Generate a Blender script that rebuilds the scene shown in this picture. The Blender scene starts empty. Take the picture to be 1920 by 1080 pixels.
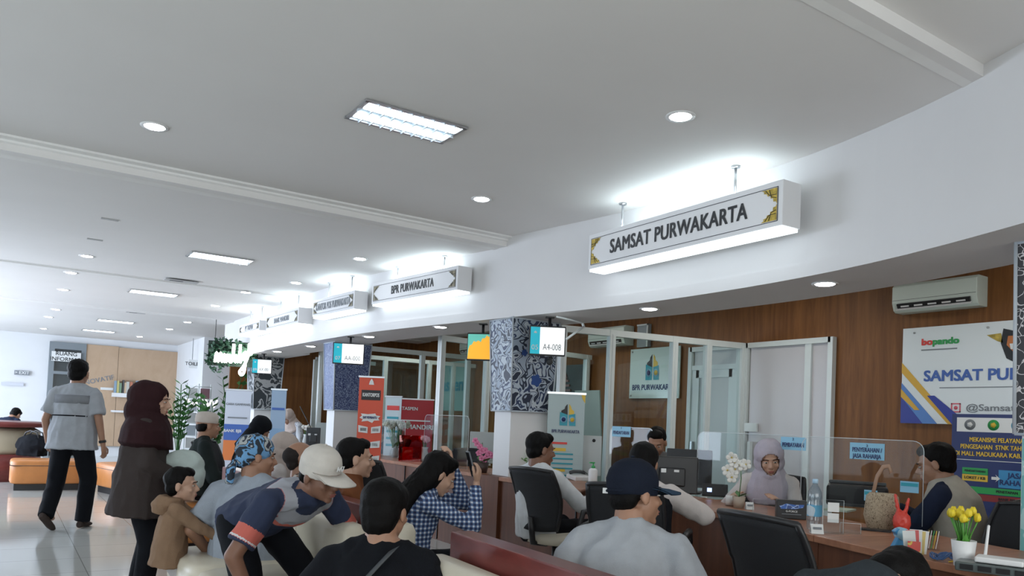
import bpy, bmesh, math, random
from mathutils import Vector, Matrix, noise
random.seed(7)
S = bpy.context.scene
COL = S.collection
PI = math.pi
# ---------------------------------------------------------------- camera
FPX, PPX, PPY, EYE = 1450.0, 960.0, 745.0, 1.25
YAW, PITCH, ROLL = math.atan(955/1450.0), 0.033, 0.043
_s, _c = math.sin(YAW), math.cos(YAW)
FW = Vector((_s*math.cos(PITCH), _c*math.cos(PITCH), math.sin(PITCH)))
_r0 = Vector((_c, -_s, 0)); _u0 = _r0.cross(FW)
RT = math.cos(ROLL)*_r0 + math.sin(ROLL)*_u0
UP = -math.sin(ROLL)*_r0 + math.cos(ROLL)*_u0
EYEP = Vector((0, 0, EYE))
cd = bpy.data.cameras.new('camera'); cam = bpy.data.objects.new('camera', cd); COL.objects.link(cam)
M = Matrix((RT, UP, -FW)).transposed().to_4x4(); M.translation = EYEP
cam.matrix_world = M
cd.sensor_width = 36; cd.lens = FPX/1920*36
cd.shift_y = (PPY-540)/1920.0; cd.clip_start = 0.05; cd.clip_end = 100
S.camera = cam
def ray(x, y): return FW + RT*((x-PPX)/FPX) - UP*((y-PPY)/FPX)
def W(px, py, x=None, y=None, z=None, d=None):
    r = ray(px, py)
    if x is not None: k = x/r.x
    elif y is not None: k = y/r.y
    elif z is not None: k = (z-EYE)/r.z
    else: k = d
    return EYEP + r*k
# ---------------------------------------------------------------- world, exposure
S.view_settings.view_transform = 'Standard'; S.view_settings.look = 'None'
S.view_settings.gamma = 1; S.view_settings.exposure = 0.3; S.view_settings.use_curve_mapping = False
wd = bpy.data.worlds.new('world'); S.world = wd; wd.use_nodes = True
bg = wd.node_tree.nodes['Background']; bg.inputs[0].default_value = (0.75, 0.86, 1.0, 1); bg.inputs[1].default_value = 1.5
S.cycles.max_bounces = 6; S.cycles.diffuse_bounces = 3; S.cycles.glossy_bounces = 3
S.cycles.transmission_bounces = 4; S.cycles.transparent_max_bounces = 12
S.cycles.caustics_reflective = False; S.cycles.caustics_refractive = False
S.cycles.use_denoising = True; S.cycles.sample_clamp_indirect = 4
def area(name, loc, rot, sx, sy, power, col=(1, 1, 1)):
    l = bpy.data.lights.new(name, 'AREA'); l.shape = 'RECTANGLE'; l.size = sx; l.size_y = sy; l.energy = power; l.color = col
    o = bpy.data.objects.new(name, l); COL.objects.link(o); o.location = loc; o.rotation_euler = rot; return o
# daylight through the windows of the left wall and the glazed front behind the camera
area('daylight_left_window', (-3.85, 3.0, 1.6), (0, -PI/2, 0), 1.9, 7.0, 40, (0.93, 0.95, 1))
area('daylight_left_window_far', (-3.85, 15.0, 1.6), (0, -PI/2, 0), 1.9, 9.0, 500, (0.74, 0.83, 1))
area('daylight_front_window', (1.0, -2.85, 1.7), (PI/2, 0, 0), 7.0, 2.2, 95, (1.0, 0.96, 0.9))
# ---------------------------------------------------------------- materials
MATS = {}
def nmat(name):
    m = bpy.data.materials.new(name); m.use_nodes = True; MATS[name] = m
    return m, m.node_tree, m.node_tree.nodes['Principled BSDF']
def inp(b, k, v):
    if k in b.inputs: b.inputs[k].default_value = v
def pm(name, col, rough=0.6, metal=0.0, var=0.0, vs=6.0, bump=0.0, bs=40.0, spec=0.5, coat=0.0):
    m, t, b = nmat(name)
    c = (col[0], col[1], col[2], 1)
    inp(b, 'Base Color', c); inp(b, 'Roughness', rough); inp(b, 'Metallic', metal); inp(b, 'Specular IOR Level', spec)
    inp(b, 'Coat Weight', coat)
    if var or bump:
        tc = t.nodes.new('ShaderNodeTexCoord')
    if var:
        n = t.nodes.new('ShaderNodeTexNoise'); n.inputs['Scale'].default_value = vs; n.inputs['Detail'].default_value = 4
        t.links.new(tc.outputs['Object'], n.inputs['Vector'])
        r = t.nodes.new('ShaderNodeValToRGB')
        r.color_ramp.elements[0].position = 0.3; r.color_ramp.elements[1].position = 0.7
        r.color_ramp.elements[0].color = tuple(x*(1-var) for x in col)+(1,)
        r.color_ramp.elements[1].color = tuple(min(1, x*(1+var)) for x in col)+(1,)
        t.links.new(n.outputs['Fac'], r.inputs['Fac']); t.links.new(r.outputs['Color'], b.inputs['Base Color'])
    if bump:
        n = t.nodes.new('ShaderNodeTexNoise'); n.inputs['Scale'].default_value = bs; n.inputs['Detail'].default_value = 3
        t.links.new(tc.outputs['Object'], n.inputs['Vector'])
        bp = t.nodes.new('ShaderNodeBump'); bp.inputs['Strength'].default_value = bump; bp.inputs['Distance'].default_value = 0.01
        t.links.new(n.outputs['Fac'], bp.inputs['Height']); t.links.new(bp.outputs['Normal'], b.inputs['Normal'])
    return m
def emis(name, col, s):
    m, t, b = nmat(name)
    inp(b, 'Base Color', (col[0], col[1], col[2], 1)); inp(b, 'Emission Color', (col[0], col[1], col[2], 1)); inp(b, 'Emission Strength', s)
    return m
def woodm(name, c1, c2, rough=0.4, scale=(6, 6, 0.4), ns=3.0):
    m, t, b = nmat(name)
    tc = t.nodes.new('ShaderNodeTexCoord'); mp = t.nodes.new('ShaderNodeMapping'); mp.inputs['Scale'].default_value = scale
    n = t.nodes.new('ShaderNodeTexNoise'); n.inputs['Scale'].default_value = ns; n.inputs['Detail'].default_value = 8; n.inputs['Roughness'].default_value = 0.65
    n.inputs['Distortion'].default_value = 0.6
    r = t.nodes.new('ShaderNodeValToRGB'); r.color_ramp.elements[0].position = 0.3; r.color_ramp.elements[1].position = 0.72
    r.color_ramp.elements[0].color = c1+(1,); r.color_ramp.elements[1].color = c2+(1,)
    t.links.new(tc.outputs['Object'], mp.inputs['Vector']); t.links.new(mp.outputs['Vector'], n.inputs['Vector'])
    t.links.new(n.outputs['Fac'], r.inputs['Fac']); t.links.new(r.outputs['Color'], b.inputs['Base Color'])
    inp(b, 'Roughness', rough); inp(b, 'Specular IOR Level', 0.3)
    return m
def glassm(name, tint=(0.93, 0.97, 0.96), gloss=0.08, rough=0.02):
    m = bpy.data.materials.new(name); m.use_nodes = True; t = m.node_tree; t.nodes.clear(); MATS[name] = m
    o = t.nodes.new('ShaderNodeOutputMaterial'); tr = t.nodes.new('ShaderNodeBsdfTransparent'); tr.inputs[0].default_value = tint+(1,)
    g = t.nodes.new('ShaderNodeBsdfGlossy'); g.inputs['Roughness'].default_value = rough
    mx = t.nodes.new('ShaderNodeMixShader'); lw = t.nodes.new('ShaderNodeLayerWeight'); lw.inputs['Blend'].default_value = 0.25
    ad = t.nodes.new('ShaderNodeMath'); ad.operation = 'MULTIPLY_ADD'; ad.inputs[1].default_value = 0.08; ad.inputs[2].default_value = gloss
    t.links.new(lw.outputs['Fresnel'], ad.inputs[0]); t.links.new(ad.outputs[0], mx.inputs[0])
    t.links.new(tr.outputs[0], mx.inputs[1]); t.links.new(g.outputs[0], mx.inputs[2]); t.links.new(mx.outputs[0], o.inputs[0])
    return m
def ramp_pattern(name, kind, cols, scale, rough=0.7, dist=0.0, detail=2.0):
    """pattern material: thresholded noise / voronoi / wave mapped on hard colour bands"""
    m, t, b = nmat(name)
    tc = t.nodes.new('ShaderNodeTexCoord')
    if kind == 'voronoi':
        n = t.nodes.new('ShaderNodeTexVoronoi'); n.feature = 'DISTANCE_TO_EDGE'; n.inputs['Scale'].default_value = scale; out = n.outputs['Distance']
        nz = t.nodes.new('ShaderNodeTexNoise'); nz.inputs['Scale'].default_value = scale*0.8
        mixv = t.nodes.new('ShaderNodeMixRGB'); mixv.inputs[0].default_value = dist
        t.links.new(tc.outputs['Object'], nz.inputs['Vector']); t.links.new(tc.outputs['Object'], mixv.inputs[1]); t.links.new(nz.outputs['Color'], mixv.inputs[2])
        t.links.new(mixv.outputs[0], n.inputs['Vector'])
    else:
        n = t.nodes.new('ShaderNodeTexNoise'); n.inputs['Scale'].default_value = scale; n.inputs['Detail'].default_value = detail
        n.inputs['Distortion'].default_value = dist; out = n.outputs['Fac']
        t.links.new(tc.outputs['Object'], n.inputs['Vector'])
    r = t.nodes.new('ShaderNodeValToRGB'); r.color_ramp.interpolation = 'CONSTANT'
    els = r.color_ramp.elements
    while len(els) < len(cols): els.new(0.5)
    for e, (p, c) in zip(els, cols): e.position = p; e.color = c+(1,)
    t.links.new(out, r.inputs['Fac']); t.links.new(r.outputs['Color'], b.inputs['Base Color']); inp(b, 'Roughness', rough)
    return m
mWall = pm('wall_paint', (0.78, 0.79, 0.80), 0.65, var=0.02, vs=2)
mCeil = pm('ceiling_paint', (0.84, 0.82, 0.80), 0.7, var=0.015, vs=1.5)
mBulk = pm('bulkhead_paint', (0.74, 0.73, 0.73), 0.6, var=0.015, vs=2)
mWood = woodm('brown_veneer', (0.14, 0.052, 0.015), (0.27, 0.115, 0.034), 0.5, (5, 5, 0.35))
mDesk = woodm('desk_top_laminate', (0.30, 0.13, 0.075), (0.46, 0.22, 0.13), 0.32, (0.6, 4, 4))
mDeskF = woodm('desk_front_laminate', (0.10, 0.036, 0.018), (0.17, 0.064, 0.032), 0.45, (5, 5, 0.35))
mMahog = woodm('mahogany', (0.13, 0.028, 0.025), (0.20, 0.045, 0.038), 0.28, (1.5, 1.5, 5))
mAlu = pm('white_aluminium', (0.74, 0.80, 0.80), 0.35, var=0.02)
mWhite = pm('white_plastic', (0.82, 0.82, 0.82), 0.4)
mBlack = pm('black_plastic', (0.015, 0.015, 0.017), 0.4)
mMesh = pm('black_mesh_fabric', (0.012, 0.013, 0.016), 0.75, bump=0.3, bs=400)
mDGrey = pm('dark_grey_plastic', (0.05, 0.055, 0.06), 0.5)
mSteel = pm('brushed_steel', (0.55, 0.56, 0.58), 0.3, 1.0)
mCream = pm('cream_leather', (0.68, 0.62, 0.50), 0.42, var=0.05, bump=0.1, bs=80)
mOrange = pm('orange_leather', (0.52, 0.20, 0.055), 0.4, var=0.08, bump=0.12, bs=60)
mPly = woodm('pale_plywood', (0.50, 0.35, 0.23), (0.58, 0.42, 0.29), 0.6, (2, 2, 1), 1.5)
mGlass = glassm('partition_glass', (0.88, 0.93, 0.92), 0.035)
mAcr = glassm('acrylic', (0.95, 0.965, 0.97), 0.012)
mFrost = pm('frosted_pane', (0.60, 0.62, 0.63), 0.35)
mEmiD = emis('led_white', (0.93, 0.97, 1.0), 28)
mEmiF = emis('tube_light', (0.85, 0.94, 1.0), 9)
mRefl = pm('reflector', (0.72, 0.80, 0.86), 0.25, 0.6)
mEmiTop = emis('sign_tube', (0.80, 0.95, 1.0), 11)
mEmiB = emis('sign_glow_panel', (0.86, 0.96, 1.0), 1.6)
mSignF = pm('sign_face', (0.83, 0.83, 0.84), 0.3)
mGold = pm('gold_ornament', (0.55, 0.40, 0.08), 0.35, 0.3, var=0.4, vs=25)
mInk = pm('black_ink', (0.02, 0.022, 0.025), 0.5)
mGreyInk = pm('grey_ink', (0.22, 0.24, 0.26), 0.5)
mBlueInk = pm('blue_ink', (0.06, 0.14, 0.45), 0.5)
mNavy = pm('navy_print', (0.02, 0.035, 0.14), 0.45)
mRed = pm('red_print', (0.70, 0.05, 0.04), 0.45)
mBannerRed = pm('banner_vermilion', (0.72, 0.10, 0.05), 0.5)
mGreenInk = pm('green_ink', (0.03, 0.35, 0.09), 0.5)
mYellow = pm('yellow_print', (0.75, 0.50, 0.05), 0.45)
mSkyBlue = pm('sky_blue_card', (0.25, 0.52, 0.70), 0.5)
mPaper = pm('paper', (0.78, 0.79, 0.78), 0.6)
mTeal = pm('teal_print', (0.03, 0.33, 0.42), 0.5)
mLeaf = pm('leaf_green', (0.05, 0.17, 0.04), 0.5, var=0.35, vs=12)
mSkin = pm('skin', (0.36, 0.19, 0.12), 0.5, var=0.07, vs=9)
mSkinL = pm('skin_light', (0.50, 0.30, 0.21), 0.5, var=0.07, vs=9)
mSkinD = pm('skin_dark', (0.22, 0.105, 0.065), 0.5, var=0.07, vs=9)
mHair = pm('black_hair', (0.004, 0.0035, 0.0035), 0.6, bump=0.25, bs=140, spec=0.12)
mEyeW = pm('eye_white', (0.7, 0.68, 0.65), 0.3)
mLip = pm('lip', (0.34, 0.11, 0.09), 0.5)
mTrim = pm('trim_paint', (0.90, 0.89, 0.87), 0.5, var=0.02, vs=8)
# floor: glossy 60 cm tiles
def floor_mat():
    m, t, b = nmat('floor_tiles')
    tc = t.nodes.new('ShaderNodeTexCoord'); mp = t.nodes.new('ShaderNodeMapping'); mp.inputs['Scale'].default_value = (1/0.6, 1/0.6, 1)
    br = t.nodes.new('ShaderNodeTexBrick'); br.offset = 0; br.inputs['Scale'].default_value = 1
    br.inputs['Color1'].default_value = (0.56, 0.565, 0.53, 1); br.inputs['Color2'].default_value = (0.60, 0.60, 0.565, 1)
    br.inputs['Mortar'].default_value = (0.30, 0.30, 0.28, 1); br.inputs['Mortar Size'].default_value = 0.006
    br.inputs['Brick Width'].default_value = 1; br.inputs['Row Height'].default_value = 1
    t.links.new(tc.outputs['Object'], mp.inputs['Vector']); t.links.new(mp.outputs['Vector'], br.inputs['Vector'])
    t.links.new(br.outputs['Color'], b.inputs['Base Color']); inp(b, 'Roughness', 0.09); inp(b, 'Specular IOR Level', 0.7)
    return m
mFloor = floor_mat()
# ---------------------------------------------------------------- mesh builder
class MB:
    def __init__(s): s.v = []; s.f = []; s.m = []; s.mi = 0; s.sm = []
    def add(s, vs, fs, smooth=False):
        o = len(s.v); s.v += [tuple(v) for v in vs]
        for f in fs: s.f.append([i+o for i in f]); s.m.append(s.mi); s.sm.append(smooth)
        return s
    def box(s, c, d, rz=0.0, rx=0.0, ry=0.0):
        R = Matrix.Rotation(rz, 3, 'Z') @ Matrix.Rotation(ry, 3, 'Y') @ Matrix.Rotation(rx, 3, 'X'); c = Vector(c)
        vs = [c + R @ Vector((x*d[0]/2, y*d[1]/2, z*d[2]/2)) for x in (-1, 1) for y in (-1, 1) for z in (-1, 1)]
        return s.add(vs, [(0, 1, 3, 2), (4, 6, 7, 5), (0, 4, 5, 1), (2, 3, 7, 6), (0, 2, 6, 4), (1, 5, 7, 3)])
    def bb(s, a, b): # box by corners
        return s.box([(a[i]+b[i])/2 for i in range(3)], [abs(b[i]-a[i]) for i in range(3)])
    def loft(s, rings, seg=12, caps=True, closed=False):
        """rings: (centre, xvec, yvec) half-axis vectors"""
        vs = []; n = len(rings)
        for c, xv, yv in rings:
            c = Vector(c); xv = Vector(xv); yv = Vector(yv)
            for k in range(seg):
                a = 2*PI*k/seg; vs.append(c + xv*math.cos(a) + yv*math.sin(a))
        fs = []
        for i in range(n-1 if not closed else n):
            j = (i+1) % n
            for k in range(seg): l = (k+1) % seg; fs.append((i*seg+k, i*seg+l, j*seg+l, j*seg+k))
        if caps and not closed:
            fs.append(tuple(reversed(range(seg)))); fs.append(tuple((n-1)*seg+k for k in range(seg)))
        return s.add(vs, fs, True)
    def cyl(s, a, b, r0, r1=None, seg=12, round=False, flat=1.0, side=None):
        a = Vector(a); b = Vector(b); r1 = r0 if r1 is None else r1
        d = (b-a).normalized() if (b-a).length > 1e-6 else Vector((0, 0, 1))
        if side is None: side = Vector((1, 0, 0)) if abs(d.x) < 0.8 else Vector((0, 1, 0))
        y = d.cross(Vector(side)).normalized(); x = y.cross(d).normalized(); y = y*flat
        rs = []
        if round:
            for q in (80, 50, 22): q = math.radians(q); rs.append((a-d*r0*math.sin(q), x*r0*math.cos(q), y*r0*math.cos(q)))
        rs += [(a, x*r0, y*r0), (b, x*r1, y*r1)]
        if round:
            for q in (22, 50, 80): q = math.radians(q); rs.append((b+d*r1*math.sin(q), x*r1*math.cos(q), y*r1*math.cos(q)))
        return s.loft(rs, seg)
    def tube(s, pts, r, seg=8, rr=None):
        pts = [Vector(p) for p in pts]; rs = []; px = None
        for i, p in enumerate(pts):
            d = (pts[min(i+1, len(pts)-1)]-pts[max(i-1, 0)]).normalized()
            if px is None: px = Vector((1, 0, 0)) if abs(d.x) < 0.8 else Vector((0, 1, 0))
            y = d.cross(px).normalized(); x = y.cross(d).normalized(); px = x
            q = rr[i] if rr else r; rs.append((p, x*q, y*q))
        return s.loft(rs, seg)
    def ell(s, c, r, R=None, seg=16, rings=10):
        c = Vector(c); R = R or Matrix.Identity(3); rs = []
        ax = [R @ Vector(v) for v in ((1, 0, 0), (0, 1, 0), (0, 0, 1))]
        for i in range(rings+1):
            q = -PI/2 + PI*(0.02+0.96*i/rings); rs.append((c+ax[2]*r[2]*math.sin(q), ax[0]*r[0]*math.cos(q), ax[1]*r[1]*math.cos(q)))
        return s.loft(rs, seg)
    def lathe(s, prof, c=(0, 0, 0), seg=20, caps=True):
        return s.loft([((c[0], c[1], c[2]+z), (r, 0, 0), (0, r, 0)) for r, z in prof], seg, caps)
    def prism(s, poly, y0, y1):
        """polygon in x,z extruded along y"""
        n = len(poly); vs = [(x, y0, z) for x, z in poly]+[(x, y1, z) for x, z in poly]
        fs = [tuple(range(n)), tuple(reversed(range(n, 2*n)))]+[(i, i+n, (i+1) % n+n, (i+1) % n) for i in range(n)]
        return s.add(vs, fs)
    def plan(s, poly, z0, z1):
        n = len(poly); vs = [(x, y, z0) for x, y in poly]+[(x, y, z1) for x, y in poly]
        fs = [tuple(reversed(range(n))), tuple(range(n, 2*n))]+[(i, (i+1) % n, (i+1) % n+n, i+n) for i in range(n)]
        return s.add(vs, fs)
    def sweep(s, path, prof, zc=0):
        """path: list of (x,y); prof: closed list of (offset to the right of travel, z)"""
        n = len(path); k = len(prof); vs = []
        for i in range(n):
            a = Vector(path[max(i-1, 0)]); b = Vector(path[min(i+1, n-1)]); d = (b-a).normalized(); r = Vector((d.y, -d.x))
            for o, z in prof: vs.append((path[i][0]+r.x*o, path[i][1]+r.y*o, z+zc))
        fs = [(i*k+j, i*k+(j+1) % k, (i+1)*k+(j+1) % k, (i+1)*k+j) for i in range(n-1) for j in range(k)]
        fs += [tuple(reversed(range(k))), tuple((n-1)*k+j for j in range(k))]
        return s.add(vs, fs)
    def mesh(s, name='m'):
        me = bpy.data.meshes.new(name); me.from_pydata(s.v, [], s.f); me.update()
        bm = bmesh.new(); bm.from_mesh(me); bmesh.ops.recalc_face_normals(bm, faces=bm.faces); bm.to_mesh(me); bm.free()
        me.polygons.foreach_set('material_index', s.m); me.polygons.foreach_set('use_smooth', s.sm); me.update()
        return me
    def done(s, name, mat, parent=None, bevel=0.0, loc=None, rot=None):
        me = s.mesh(name)
        for x in (mat if isinstance(mat, (list, tuple)) else [mat]): me.materials.append(x)
        o = bpy.data.objects.new(name, me); COL.objects.link(o)
        if parent: o.parent = parent
        if loc: o.location = loc
        if rot: o.rotation_euler = rot
        if bevel:
            b = o.modifiers.new('bevel', 'BEVEL'); b.width = bevel; b.segments = 2; b.limit_method = 'ANGLE'; b.angle_limit = 0.7
        return o
def thing(name, label, cat, loc=(0, 0, 0), rz=0.0, group=None):
    o = bpy.data.objects.new(name, None); COL.objects.link(o); o.empty_display_size = 0.1
    o.location = loc; o.rotation_euler = (0, 0, rz); o['label'] = label; o['category'] = cat
    if group: o['group'] = group
    return o
def tag(o, label, cat, group=None, kind=None):
    o['label'] = label; o['category'] = cat
    if group: o['group'] = group
    if kind: o['kind'] = kind
    return o
def struct(o): o['kind'] = 'structure'; return o
def copy_thing(root, loc, rz, label):
    def cp(o, par):
        c = o.copy(); COL.objects.link(c)
        if par: c.parent = par
        for ch in list(o.children): cp(ch, c)
        return c
    r = cp(root, None); r.location = loc; r.rotation_euler = (0, 0, rz); r['label'] = label
    return r
def text(body, size, mat, parent=None, pos=(0, 0, 0), name='lettering', bold=0.0, align='CENTER', depth=0.002, rot=0.0, width=None, sp=1.0, shear=0.0):
    """flat lettering in the local x-z plane facing -y, baseline-centred at pos"""
    c = bpy.data.curves.new(name, 'FONT'); c.body = body; c.size = size; c.align_x = align; c.align_y = 'CENTER'
    c.extrude = depth/2; c.resolution_u = 3; c.space_character = sp; c.shear = shear
    o = bpy.data.objects.new(name, c); COL.objects.link(o)
    dg = bpy.context.evaluated_depsgraph_get(); me = bpy.data.meshes.new_from_object(o.evaluated_get(dg))
    bpy.data.objects.remove(o); bpy.data.curves.remove(c)
    if width and len(me.vertices):
        xs = [v.co.x for v in me.vertices]; w = max(xs)-min(xs); k = width/max(w, 1e-4)
        for v in me.vertices: v.co.x *= k
    if bold:
        bm = bmesh.new()
        for dx, dy in ((-1, -1), (-1, 1), (1, -1), (1, 1)):
            m2 = me.copy(); m2.transform(Matrix.Translation((dx*bold*size*1.1, dy*bold*size*0.8, 0.0001*(dx+2*dy)))); bm.from_mesh(m2); bpy.data.meshes.remove(m2)
        bm.to_mesh(me); bm.free()
    me.transform(Matrix.Rotation(PI/2, 4, 'X') @ Matrix.Rotation(rot, 4, 'Z'))
    me.materials.clear(); me.materials.append(mat)
    o = bpy.data.objects.new(name, me); COL.objects.link(o); o.location = pos
    if parent: o.parent = parent
    return o
def interp(tab, y):
    if y <= tab[0][0]: return tab[0][1]
    for i in range(len(tab)-1):
        (a, p), (b, q) = tab[i], tab[i+1]
        if y <= b:
            # catmull-rom
            p0 = tab[max(i-1, 0)]; p3 = tab[min(i+2, len(tab)-1)]; t = (y-a)/(b-a)
            m1 = (q-p0[1])/(b-p0[0])*(b-a); m2 = (p3[1]-p)/(p3[0]-a)*(b-a)
            return (2*t**3-3*t*t+1)*p+(t**3-2*t*t+t)*m1+(-2*t**3+3*t*t)*q+(t**3-t*t)*m2
    return tab[-1][1]
FACE_L = -PI/2   # local -y looks to world -x
# ================================================================ ROOM SHELL
BULK = [(-3, 2.3), (-1, 2.75), (0.5, 3.3), (1.6, 3.74), (2.3, 3.98), (3.0, 4.12), (3.9, 4.17), (4.8, 4.12), (6.1, 3.90), (8.2, 3.56), (9.7, 3.47), (12.7, 3.45)]
CNT = [(0.4, 3.16), (1.0, 3.20), (1.5, 3.25), (2.0, 3.33), (2.76, 3.56), (3.3, 3.74), (3.8, 3.82), (4.6, 3.84), (5.7, 3.83), (8, 3.83), (14, 3.83)]
b = MB(); b.bb((-4.2, -3.2, -0.1), (7.7, 22, 0)); struct(b.done('floor', mFloor))
ZS = [(-3.2, 1.84, 3.06), (1.90, 6.12, 3.0), (6.26, 10.9, 2.91), (10.95, 14.6, 2.895), (14.65, 22, 2.88)]
b = MB()
for i, (y0, y1, z) in enumerate(ZS):
    b.bb((-4.2, y0, z), (7.7, y1, 3.2))
    if i: b.bb((-4.2, ZS[i-1][1], ZS[i][2]), (7.7, y0, 3.2))
struct(b.done('ceiling', mCeil))
def cornice(n, y, z0, z1, w):
    # moulding profile stepping down from the nearer bay to the farther one
    h = z0-z1; p = [(y-0.001, z0), (y-w*0.95, z0), (y-w*0.95, z0-h*0.16), (y-w*0.72, z0-h*0.24), (y-w*0.7, z0-h*0.38), (y-w*0.30, z0-h*0.72), (y-w*0.28, z0-h*0.86), (y, z0-h), (y+0.05, z0-h*1.0-0.004), (y+0.05, z0)]
    k = len(p); vs = [(-4.0, a, q) for a, q in p]+[(4.14, a, q) for a, q in p]
    fs = [tuple(range(k)), tuple(reversed(range(k, 2*k)))]+[(i, i+k, (i+1) % k+k, (i+1) % k) for i in range(k)]
    b = MB(); b.add(vs, fs); return struct(b.done('trim_%d' % n, mTrim))
cornice(1, 1.90, 3.06, 3.0, 0.05); cornice(2, 6.24, 3.0, 2.905, 0.20); cornice(3, 10.95, 2.91, 2.89, 0.08); cornice(4, 14.65, 2.895, 2.875, 0.08)
# walls
b = MB(); b.bb((-4.2, 21.5, 0), (0.97, 21.7, 3.0)); b.bb((1.58, 21.5, 0), (7.7, 21.7, 3.0)); b.bb((0.97, 21.5, 2.68), (1.58, 21.7, 3.0)); struct(b.done('wall_back', mWall))
b = MB(); b.bb((3.72, 18.3, 0), (4.3, 21.5, 2.9)); struct(b.done('wall_corner', mWall))
mDarkWall = pm('dark_wall_paint', (0.035, 0.03, 0.05), 0.6)
b = MB(); b.bb((4.3, 18.2, 0), (7.5, 18.35, 2.9)); struct(b.done('wall_cross_far', mWood))
b = MB(); b.bb((7.5, -3.2, 0), (7.7, 22, 3.1)); struct(b.done('wall_right', mWood))
b = MB(); b.bb((4.25, 15.2, 0), (7.5, 15.3, 3.0)); struct(b.done('wall_cross', mWood))
b = MB()
b.bb((-4.2, -3.2, 0), (-4.0, 22, 0.6)); b.bb((-4.2, -3.2, 2.6), (-4.0, 22, 3.1))
for y0, y1 in ((-3.2, -0.6), (6.6, 10.4), (19.6, 22)): b.bb((-4.2, y0, 0.6), (-4.0, y1, 2.6))
struct(b.done('wall_left', mWall))
b = MB(); b.bb((-4.2, -3.2, 0), (7.7, -3.0, 0.5)); b.bb((-4.2, -3.2, 2.85), (7.7, -3.0, 3.1)); b.bb((-4.2, -3.2, 0.5), (-2.6, -3.0, 2.85)); b.bb((4.6, -3.2, 0.5), (7.7, -3.0, 2.85))
struct(b.done('wall_front', mWall))
for n, (y0, y1) in enumerate(((-0.6, 6.6), (10.4, 19.6))):
    b = MB()
    k = 5
    for i in range(k+1): y = y0+(y1-y0)*i/k; b.bb((-4.12, y-0.03, 0.6), (-4.04, y+0.03, 2.6))
    b.bb((-4.12, y0, 0.6), (-4.04, y1, 0.66)); b.bb((-4.12, y0, 2.54), (-4.04, y1, 2.6))
    fr = struct(b.done('window_%d' % (n+1), mAlu)); b = MB(); b.bb((-4.085, y0, 0.6), (-4.075, y1, 2.6)); b.done('pane', mGlass, fr)
b = MB()
for i in range(5): x = -2.6+7.2*i/4; b.bb((x-0.03, -3.14, 0.5), (x+0.03, -3.06, 2.85))
b.bb((-2.6, -3.14, 0.5), (4.6, -3.06, 0.56)); fr = struct(b.done('window_3', mAlu)); b = MB(); b.bb((-2.6, -3.105, 0.5), (4.6, -3.095, 2.85)); b.done('pane', mGlass, fr)
# bulkhead (curved drop over the counters)
ys = [-3+0.25*i for i in range(63)]; path = [(interp(BULK, y), y) for y in ys]
b = MB(); b.sweep(path, [(0, 2.32), (0.62, 2.32), (0.62, 3.12), (0, 3.12)]); struct(b.done('ceiling_bulkhead', mBulk))
b = MB(); b.sweep(path, [(-0.018, 2.23), (0.63, 2.23), (0.63, 2.318), (-0.018, 2.318)]); struct(b.done('trim_5', mBulk))
# back-left doorway with dark frame
d = struct(MB().bb((0.98, 21.45, 0), (1.57, 21.52, 2.68)).done('door_1', pm('dark_door_glass', (0.03, 0.04, 0.045), 0.2)))
b = MB(); b.bb((0.88, 21.38, 0), (0.99, 21.49, 2.72)); b.bb((1.55, 21.38, 0), (1.65, 21.49, 2.72)); b.bb((0.99, 21.38, 2.55), (1.55, 21.49, 2.72)); b.bb((0.99, 21.38, 1.95), (1.55, 21.47, 2.02))
b.done('frame', pm('grey_door_frame', (0.22, 0.25, 0.27), 0.5), d)
# columns
for i, (cx, cy) in enumerate(((4.09, 1.30), (3.96, 6.02), (3.70, 9.9), (3.68, 13.75))):
    dy = 0.45 if i == 0 else 0.28
    b = MB(); b.bb((cx, cy, 0), (cx+0.42, cy+dy, 2.24 if i < 3 else 2.88)); struct(b.done('wall_column_%d' % (i+1), mWall))
# bulkhead end + stub behind third column
b = MB(); b.bb((3.47, 12.5, 2.23), (4.2, 15.3, 2.9)); struct(b.done('ceiling_bulkhead_end', mBulk))
# ================================================================ CEILING LIGHTS
def downlight(p, label, grp):
    t = thing('downlight', label, 'ceiling light', p, 0, grp)
    b = MB(); b.lathe([(0.062, -0.004), (0.082, -0.006), (0.084, 0.0), (0.06, 0.004)]); b.done('trim_ring', mWhite, t)
    b = MB(); b.lathe([(0.001, -0.008), (0.055, -0.008), (0.062, -0.003), (0.062, 0.0)]); b.done('lens', mEmiD, t)
    return t
def cz(y): return 3.06 if y < 1.87 else 3.0 if y < 6.2 else 2.91 if y < 10.9 else 2.895 if y < 14.6 else 2.88
DL_L = [((290, 237), 3.0), ((163, 480), 2.91), ((133, 511), 2.895), ((119, 543), 2.895), ((105, 580), 2.88), ((91, 594), 2.88), ((82, 616), 2.88)]
DL_R = [((1276, 218), 3.0), ((903, 373), 3.0), ((675, 485), 2.91), ((555, 530), 2.91), ((461, 548), 2.895), ((404, 573), 2.895), ((352, 604), 2.88), ((318, 617), 2.88), ((262, 631), 2.88)]
wl = ['nearest and largest', 'second nearest, just past the white cornice', 'third from the camera', 'fourth from the camera', 'fifth from the camera', 'sixth from the camera', 'seventh and farthest']
for i, (p, z) in enumerate(DL_L): downlight(W(*p, z=z), 'round LED downlight of the left ceiling row, ' + wl[i], 'left row of downlights')
wr = ['nearest, above the large near sign', 'second nearest, before the white cornice', 'third from the camera, above the second sign', 'fourth from the camera', 'fifth from the camera', 'sixth from the camera', 'seventh from the camera', 'eighth from the camera', 'farthest, over the plywood panel']
for i, (p, z) in enumerate(DL_R): downlight(W(*p, z=z), 'round LED downlight of the right ceiling row, ' + wr[i], 'right row of downlights')
DL_S = [(1547, 532), (1218, 579), (826, 613), (692, 631), (583, 649), (520, 659)]
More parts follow.
